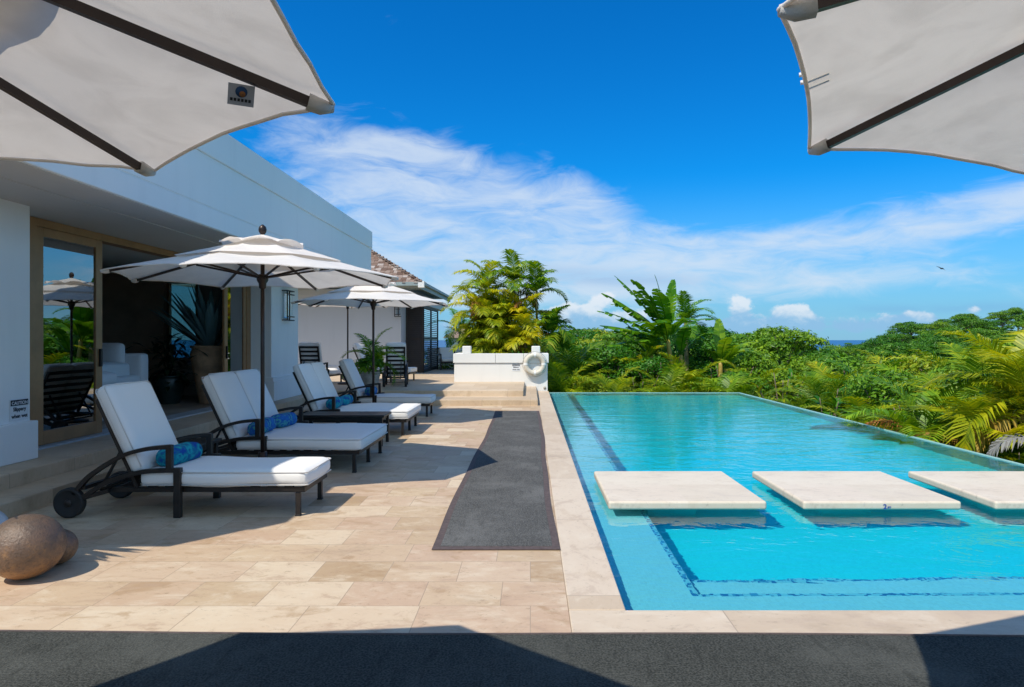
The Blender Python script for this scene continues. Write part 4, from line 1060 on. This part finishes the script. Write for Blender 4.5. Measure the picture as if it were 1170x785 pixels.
# ground cover filling the slope
gc = MB()
for _ in range(900):
    y = 20.3+rng.random()**1.4*35; x = rng.uniform(.2, .9*y)
    if y < 21.5 and x < 6.6: y = 21.6
    zg = float(ground(x, y)); leafcloud(gc, (x, y, zg+.35), (.9, .9, .55), 60, .075)
for _ in range(260):
    y = rng.uniform(7.5, 20); x = rng.uniform(7.0, 16)
    leafcloud(gc, (x, y, float(ground(x, y))+.35), (.8, .8, .5), 42, .09)
tag(gc.build('ground_cover', M_leaf_shrub), kind='stuff'); 

# mixed planting along the far edge of the pool and down the right side
def make_bigleaf(label, h_, n, L, w_, mat, seed):
    rr = random.Random(seed); P = thing('broad_leaf_shrub', label, 'shrub'); lm = MB(); st = MB()
    for k in range(9):
        a = k*2.4; r_ = rr.uniform(.15, .75); top = Vector((r_*math.cos(a), r_*math.sin(a), h_*rr.uniform(.55, 1.0)))
        st.tube(arc([(0, 0, -.4), (top.x*.5, top.y*.5, top.z*.55), top], 3), [.03, .028, .025, .022, .018, .014, .01], 5)
        for j in range(n):
            q = Vector((top.x*(.55+.45*j/n), top.y*(.55+.45*j/n), top.z*(.35+.65*j/n))); b_ = rng.uniform(0, 6.283); e_ = rng.uniform(-.2, 1.0)
            blade(lm, q, (math.cos(b_)*math.cos(e_), math.sin(b_)*math.cos(e_), math.sin(e_)), L*rng.uniform(.6, 1.15), w_*rng.uniform(.7, 1.1), rng.uniform(.5, 1.3), 4, .18)
    st.build('trunk', M_bark, P); lm.build('crown', mat, P); return P
shp = [make_tree('shrub', '', 'shrub', 2.1, 1.25, 22, 3800, .055, M_leaf_shrub, .62, 21), make_tree('shrub', '', 'shrub', 2.2, 1.15, 20, 3600, .06, M_leaf_mid, .7, 22),
       make_bigleaf('', 2.0, 16, .55, .075, M_leaf_mid, 31), make_bigleaf('', 2.1, 20, .42, .05, M_leaf_shrub, 32)]
slp = [make_palm('small_palm', '', 'palm', HIDE, [(0, 0, .9, 11, 1.7, 0, .1), (.3, .1, .6, 9, 1.4, 1, .2), (-.2, .25, .5, 8, 1.2, 3, .2)], (M_palm_mix, M_palm_dead), None, 38, .55, .015),
       make_palm('small_palm', '', 'palm', HIDE, [(0, 0, 1.1, 12, 1.8, 2, .1), (.25, -.2, .7, 9, 1.5, 4, .2)], (M_palm_mix, M_palm_dead), None, 38, .55, .015, dead=2),
       make_palm('small_palm', '', 'palm', HIDE, [(0, 0, 1.0, 12, 1.7, 1, .1), (.3, .3, .8, 9, 1.4, 5, .2)], (M_palm_grn, M_palm_dead), None, 42, .62, .015)]
su = set()
def put(o, x, y, s_, lab, gr, dz=0):
    zg = float(ground(x, y))-.05+dz
    if o not in su: su.add(o); o.location = (x, y, zg); o.scale = (s_,)*3; o['label'] = lab; o['group'] = gr
    else: dup_fast(o, (x, y, zg), rng.uniform(0, 6), lab, gr, s_)
LB = {0: ('small leaved bushy shrub behind the far edge of the pool', 'small leaved shrubs behind the pool'), 1: ('big strap leaved shrub behind the far edge of the pool', 'big leaved shrubs behind the pool'), 2: ('small feathery palm in the planting behind the pool', 'small palms behind the pool')}
LR = {0: ('small leaved bushy shrub on the slope beside the long infinity edge', 'small leaved shrubs beside the infinity edge'), 1: ('big strap leaved shrub on the slope beside the long infinity edge', 'big leaved shrubs beside the infinity edge'), 2: ('small feathery palm on the slope beside the long infinity edge', 'small palms beside the infinity edge')}
for x, y, s_, k in [(1.0, 21.6, .95, 'p1'), (1.9, 22.0, .8, 's0'), (2.5, 21.5, .9, 'p0'), (3.5, 21.9, .85, 'b1'), (4.3, 21.4, .9, 'p1'), (5.2, 21.8, .8, 'b0'), (6.1, 21.4, .95, 'p2'), (6.8, 22.3, .9, 's1'), (1.5, 23.6, 1.25, 'p1'), (2.8, 23.9, 1.15, 's1'), (4.5, 23.3, 1.15, 'b1'), (5.5, 23.2, 1.2, 'p0'), (6.9, 23.9, 1.2, 'b1'), (4.0, 23.0, 1.0, 's1'), (3.6, 24.6, 1.3, 'p0'), (6.6, 24.0, 1.15, 'b0'), (7.6, 23.0, 1.2, 'p0'), (.8, 24.8, 1.3, 's0'), (2.2, 25.4, 1.35, 'p2'), (8.4, 24.6, 1.3, 's1')]:
    kind = {'s': 0, 'b': 1, 'p': 2}[k[0]]; i = int(k[1]); o = shp[i] if kind == 0 else (shp[2+i] if kind == 1 else slp[i]); put(o, x, y, s_, *LB[kind])
for x, y, s_, k in [(7.6, 20.6, 1.1, 'b1'), (8.0, 18.8, 1.0, 'p1'), (7.5, 17.2, .95, 'b0'), (8.3, 16.0, 1.0, 's1'), (7.4, 15.2, .85, 'p0'), (7.6, 13.4, .95, 'b1'), (8.6, 13.2, 1.1, 's0'), (7.1, 12.2, .75, 'p1'), (9.6, 16.8, 1.3, 'p2'), (10.2, 14.6, 1.35, 's1'), (9.4, 20.8, 1.25, 'p0'), (11.2, 18.6, 1.5, 's0'), (10.4, 12.6, 1.4, 'p1'), (12.2, 16.6, 1.5, 'p2'), (9.8, 10.6, 1.3, 'b0'), (11.4, 20.8, 1.5, 'p0'), (13.4, 19.5, 1.6, 'b1'), (8.8, 22.4, 1.2, 'b0'), (10.6, 22.8, 1.4, 's1'), (12.8, 22.6, 1.6, 'p1'), (7.3, 10.2, .7, 'b1')]:
    kind = {'s': 0, 'b': 1, 'p': 2}[k[0]]; i = int(k[1]); o = shp[i] if kind == 0 else (shp[2+i] if kind == 1 else slp[i]); put(o, x, y, s_, *LR[kind])

# areca clump in the planter
gA = 'yellow areca palms in the planter'
specs = [(-1.72, 21.8, 2.75, 10, 1.25, 'areca palm at the left end of the planter with arching yellow fronds'),
         (-1.30, 22.2, 3.45, 10, 1.40, 'tall areca palm left of centre in the planter'),
         (-.80, 21.9, 2.5, 9, 1.35, 'low yellow areca palm at the front middle of the planter'),
         (-.50, 22.5, 3.65, 10, 1.40, 'tallest areca palm in the planter with rusty upright fronds'),
         (.22, 22.2, 3.35, 8, 1.15, 'slim areca palm at the right of the planter with a drooping dry frond'),
         (-.10, 21.9, 2.4, 8, 1.15, 'bushy areca palm behind the life ring'),
         (-1.3, 21.8, 1.7, 9, 1.15, 'short yellow areca palm just behind the planter coping')]
for i, (x, y, zt, nf, fl, lab) in enumerate(specs):
    h_ = zt-.75-.35; st = [(0, 0, h_, nf, fl, rng.uniform(0, 6.28), .15)]
    for k in range(2): a = rng.uniform(0, 6.28); st.append((.22*math.cos(a), .22*math.sin(a), h_*rng.uniform(.35, .8), 7, fl*.85, a, .3))
    make_palm('areca_palm', lab, 'palm', (x, y, .80), st, (M_palm_yel if i in (0, 2, 5, 6) else M_palm_mix, M_palm_dead), gA, 32, .50, .021, hang=.8, dead=1 if i in (1, 3, 4) else 0, trunk_r=.04)
# palm by the annex
make_palm('areca_palm', 'green palm growing past the low wall beside the annex', 'palm', (-3.35, 31.6, 0), [(0, 0, 1.9, 9, 1.7, 0, .1), (.3, .1, 1.2, 7, 1.4, 1, .2)], (M_palm_grn, M_palm_dead), None, 26, .42, .022)

# palms along the infinity edge, right
gR = 'palms beside the infinity edge'
rp = [((7.05, 12.0), .05, 9, 1.9, 'big arching green palm beside the infinity edge right of centre', 0, M_palm_grn),
      ((8.45, 13.0), .35, 10, 2.1, 'tall arching palm rising behind the other palms at right', 0, M_palm_mix),
      ((7.10, 10.4), -.55, 8, 1.35, 'low bright palm whose fronds touch the pool edge', 0, M_palm_mix),
      ((8.5, 16.0), -.35, 9, 1.7, 'dark green palm on the slope near the far right pool edge', 0, M_palm_grn),
      ((9.6, 18.8), -.1, 10, 2.0, 'palm with drooping fronds near the corner of the pool', 0, M_palm_grn),
      ((7.75, 10.7), 1.05, 9, 1.6, 'palm with a skirt of dry brown fronds at the right frame edge', 6, M_palm_yel),
      ((9.9, 15.2), .25, 10, 2.1, 'palm standing back on the slope among shrubs at right', 0, M_palm_mix)]
for (x, y), zt, nf, fl, lab, dd, mt in rp:
    zg = float(ground(x, y)); h_ = max(.4, zt-zg-.55)
    make_palm('palm', lab, 'palm', (x, y, zg), [(0, 0, h_, nf+3, fl, rng.uniform(0, 6.28), .15), (.35, .2, h_*.72, 8, fl*.9, rng.uniform(0, 6), .25), (-.3, .25, h_*.6, 7, fl*.8, rng.uniform(0, 6), .25)], (mt, M_palm_dead), gR, 46, .62, .017, trunk_r=.055, dead=dd)
# bleached and orange fallen fronds at the pool edge
def loose_frond(loc, az_, e0, L, droop, mat, label):
    m_ = MB(); frond(m_, (0, 0, 0), az_, e0, L, droop, 30, .38, .020, .1, hang=1.2); o = m_.build('palm_frond', mat, None, loc); tag(o, label, 'palm frond', 'dry fronds by the pool edge')
loose_frond((6.95, 8.95, -.10), R(165), 1.0, 1.0, 2.2, M_palm_grey, 'bleached grey frond drooping beside the pool edge at far right')
loose_frond((7.05, 10.9, -.35), R(165), .9, 1.1, 1.7, M_palm_dead, 'orange dry frond low beside the pool edge under the palms')
loose_frond((7.0, 12.1, -.35), R(150), .9, 1.1, 1.5, M_palm_dead, 'orange dry frond lying by the pool edge farther back')
zg = float(ground(6.2, 27)); make_palm('coconut_palm', 'young coconut palm with upright fronds behind the banana plant', 'palm', (6.2, 27, zg), [(0, 0, 2.2-zg, 11, 1.5, 2, .1)], (M_palm_grn, M_palm_dead), None, 34, .42, .022, trunk_r=.09)

# banana plants
def banana_leaf(mb, base, az_, e0, L, droop, wmax, tear=.6):
    p = Vector(base); seg = 18; pts = [p.copy()]; dirs = []
    for i in range(seg):
        q = i/seg; e_ = e0-droop*q**1.6; d = Vector((math.cos(az_)*math.cos(e_), math.sin(az_)*math.cos(e_), math.sin(e_))); dirs.append(d); p = p+d*L/seg; pts.append(p.copy())
    dirs.append(dirs[-1]); mb.tube(pts, [.022*(1-.85*i/seg) for i in range(seg+1)], 5, False)
    side = Vector((-math.sin(az_), math.cos(az_), 0))
    for s_ in (-1, 1):
        i = 3; ang = rng.uniform(-.2, .3)
        while i < seg:
            n_ = rng.choice([1, 1, 2]); n_ = min(n_, seg-i)
            ang = ang*.5+rng.uniform(-.25, .9)*tear; up0 = None; vs = []; fs = []
            for k in range(n_+1):
                j = i+k; q = j/seg; wq = wmax*max(.02, math.sin(math.pi*min(1, (q-.12)/.9))**.55); up = side.cross(dirs[j]); up = up if up.z > 0 else -up
                tr_ = .12 if k == 0 else (-.10 if k == n_ else 0)
                o1 = (side*s_*math.cos(ang*.5-.25)-up*math.sin(ang*.5-.25)+dirs[j]*.25); o2 = (side*s_*math.cos(ang)-up*math.sin(ang)+dirs[j]*(.35+tr_))
                m1 = pts[j]+o1*wq*.5; vs += [pts[j], m1, m1+o2*wq*.5]
            for k in range(n_):
                a = k*3; fs += [(a, a+1, a+4, a+3), (a+1, a+2, a+5, a+4)]
            mb.add(vs, fs, True); i += n_
def make_banana(label, loc, stems):
    P = thing('banana_plant', label, 'banana plant', loc, 0, None); lm = MB()
    for (sx, sy, h_, lean, leaves) in stems:
        b = MB(); b.tube(arc([(sx, sy, -.3), (sx-lean*.4, sy, h_*.5), (sx-lean, sy, h_)], 5), [.13-.006*i for i in range(11)], 10); b.build('stem', M_bananastem, P)
        for (az_, e0, L, dr, wm, te) in leaves: banana_leaf(lm, (sx-lean, sy, h_-.1), R(az_), R(e0), L, R(dr), wm, te)
    lm.build('leaves', M_banana, P); return P
zg = float(ground(4.9, 24.6))
make_banana('large banana plant with torn leaves sweeping to the left behind the pool', (5.1, 24.6, zg),
            [(.15, 0, 3.15, .30, [(178, 60, 3.1, 24, .30, .8), (184, 45, 3.0, 24, .30, .9), (176, 33, 2.8, 24, .28, .9), (190, 20, 2.6, 18, .28, .9), (165, 84, 2.5, 14, .28, .3), (40, 86, 2.3, 10, .28, .2), (5, 48, 2.0, 60, .26, .7), (250, 50, 2.0, 80, .27, .5), (300, 60, 1.8, 90, .27, .4), (120, 66, 2.4, 50, .28, .5), (205, 66, 2.4, 40, .28, .7), (170, 6, 2.2, 30, .27, .7), (195, 72, 2.7, 40, .30, .6), (160, 52, 2.6, 50, .30, .7), (220, 40, 2.2, 60, .30, .6), (145, 25, 2.0, 50, .28, .6), (240, 75, 2.4, 60, .30, .4)]),
             (-.35, .3, 2.6, .35, [(180, 50, 2.0, 45, .27, .6), (200, 30, 1.9, 45, .26, .7), (160, 65, 2.0, 50, .27, .5), (250, 45, 1.8, 70, .27, .6), (280, 70, 1.7, 60, .27, .5), (120, 60, 1.9, 60, .27, .5)]),
             (.55, .2, 2.6, .2, [(175, 40, 2.0, 45, .26, .8), (350, 60, 1.7, 70, .26, .5), (270, 70, 1.6, 70, .26, .3), (90, 70, 1.7, 60, .26, .3)])])
zg = float(ground(7.1, 25))
make_banana('smaller upright banana plant right of the large torn one', (7.0, 25, zg), [(.3, .2, 2.3, .1, [(20, 60, 1.5, 60, .26, .4), (200, 60, 1.5, 60, .26, .4), (280, 70, 1.4, 60, .26, .4)]), (0, 0, 2.6, .05, [(90, 85, 1.7, 12, .22, .1), (170, 70, 1.6, 60, .24, .3), (0, 55, 1.7, 70, .24, .4), (270, 65, 1.5, 60, .25, .3), (320, 40, 1.5, 60, .24, .4)])])

# potted palm on the terrace
zt = .268
make_pp = make_palm('potted_palm', 'young palm in a stone pot on the terrace beside the farther umbrella pole', 'plant', (-3.97, 16.95, zt), [(0, 0, .75, 9, .95, 0, .03), (.08, .05, .6, 7, .6, 1, .03)], (M_palm_grn, M_palm_dead), None, 20, .30, .016, trunk_r=.02)
b = MB(); b.lathe(pot_prof(.15, .24, .44, .04), 24); b.build('pot', M_potgrey, make_pp)
b = MB(); leafcloud(b, (0, 0, .55), (.34, .3, .26), 420, .07); b.build('underplanting', M_leaf_mid, make_pp)

# bird
bd = thing('bird', 'small dark bird gliding in the sky above the hillside', 'bird', (36.1, 60, 7.72), R(20))
mb = MB(); mb.tube([(-.22, 0, 0), (-.1, 0, .01), (.05, 0, .02), (.18, 0, .02), (.26, 0, .02)], [.01, .05, .07, .045, .01], 8); mb.build('body', M_feather, bd)
for s_ in (-1, 1):
    mb = MB(); mb.add([(.12, 0, .03), (.02, s_*.25, .16*s_*.9+.05), (-.10, s_*.5, .28*s_*.9+.02), (-.06, s_*.2, .10*s_*.9+.02), (-.08, 0, .02)], [(0, 1, 3, 4), (1, 2, 3)]); mb.build('wing', M_feather, bd)
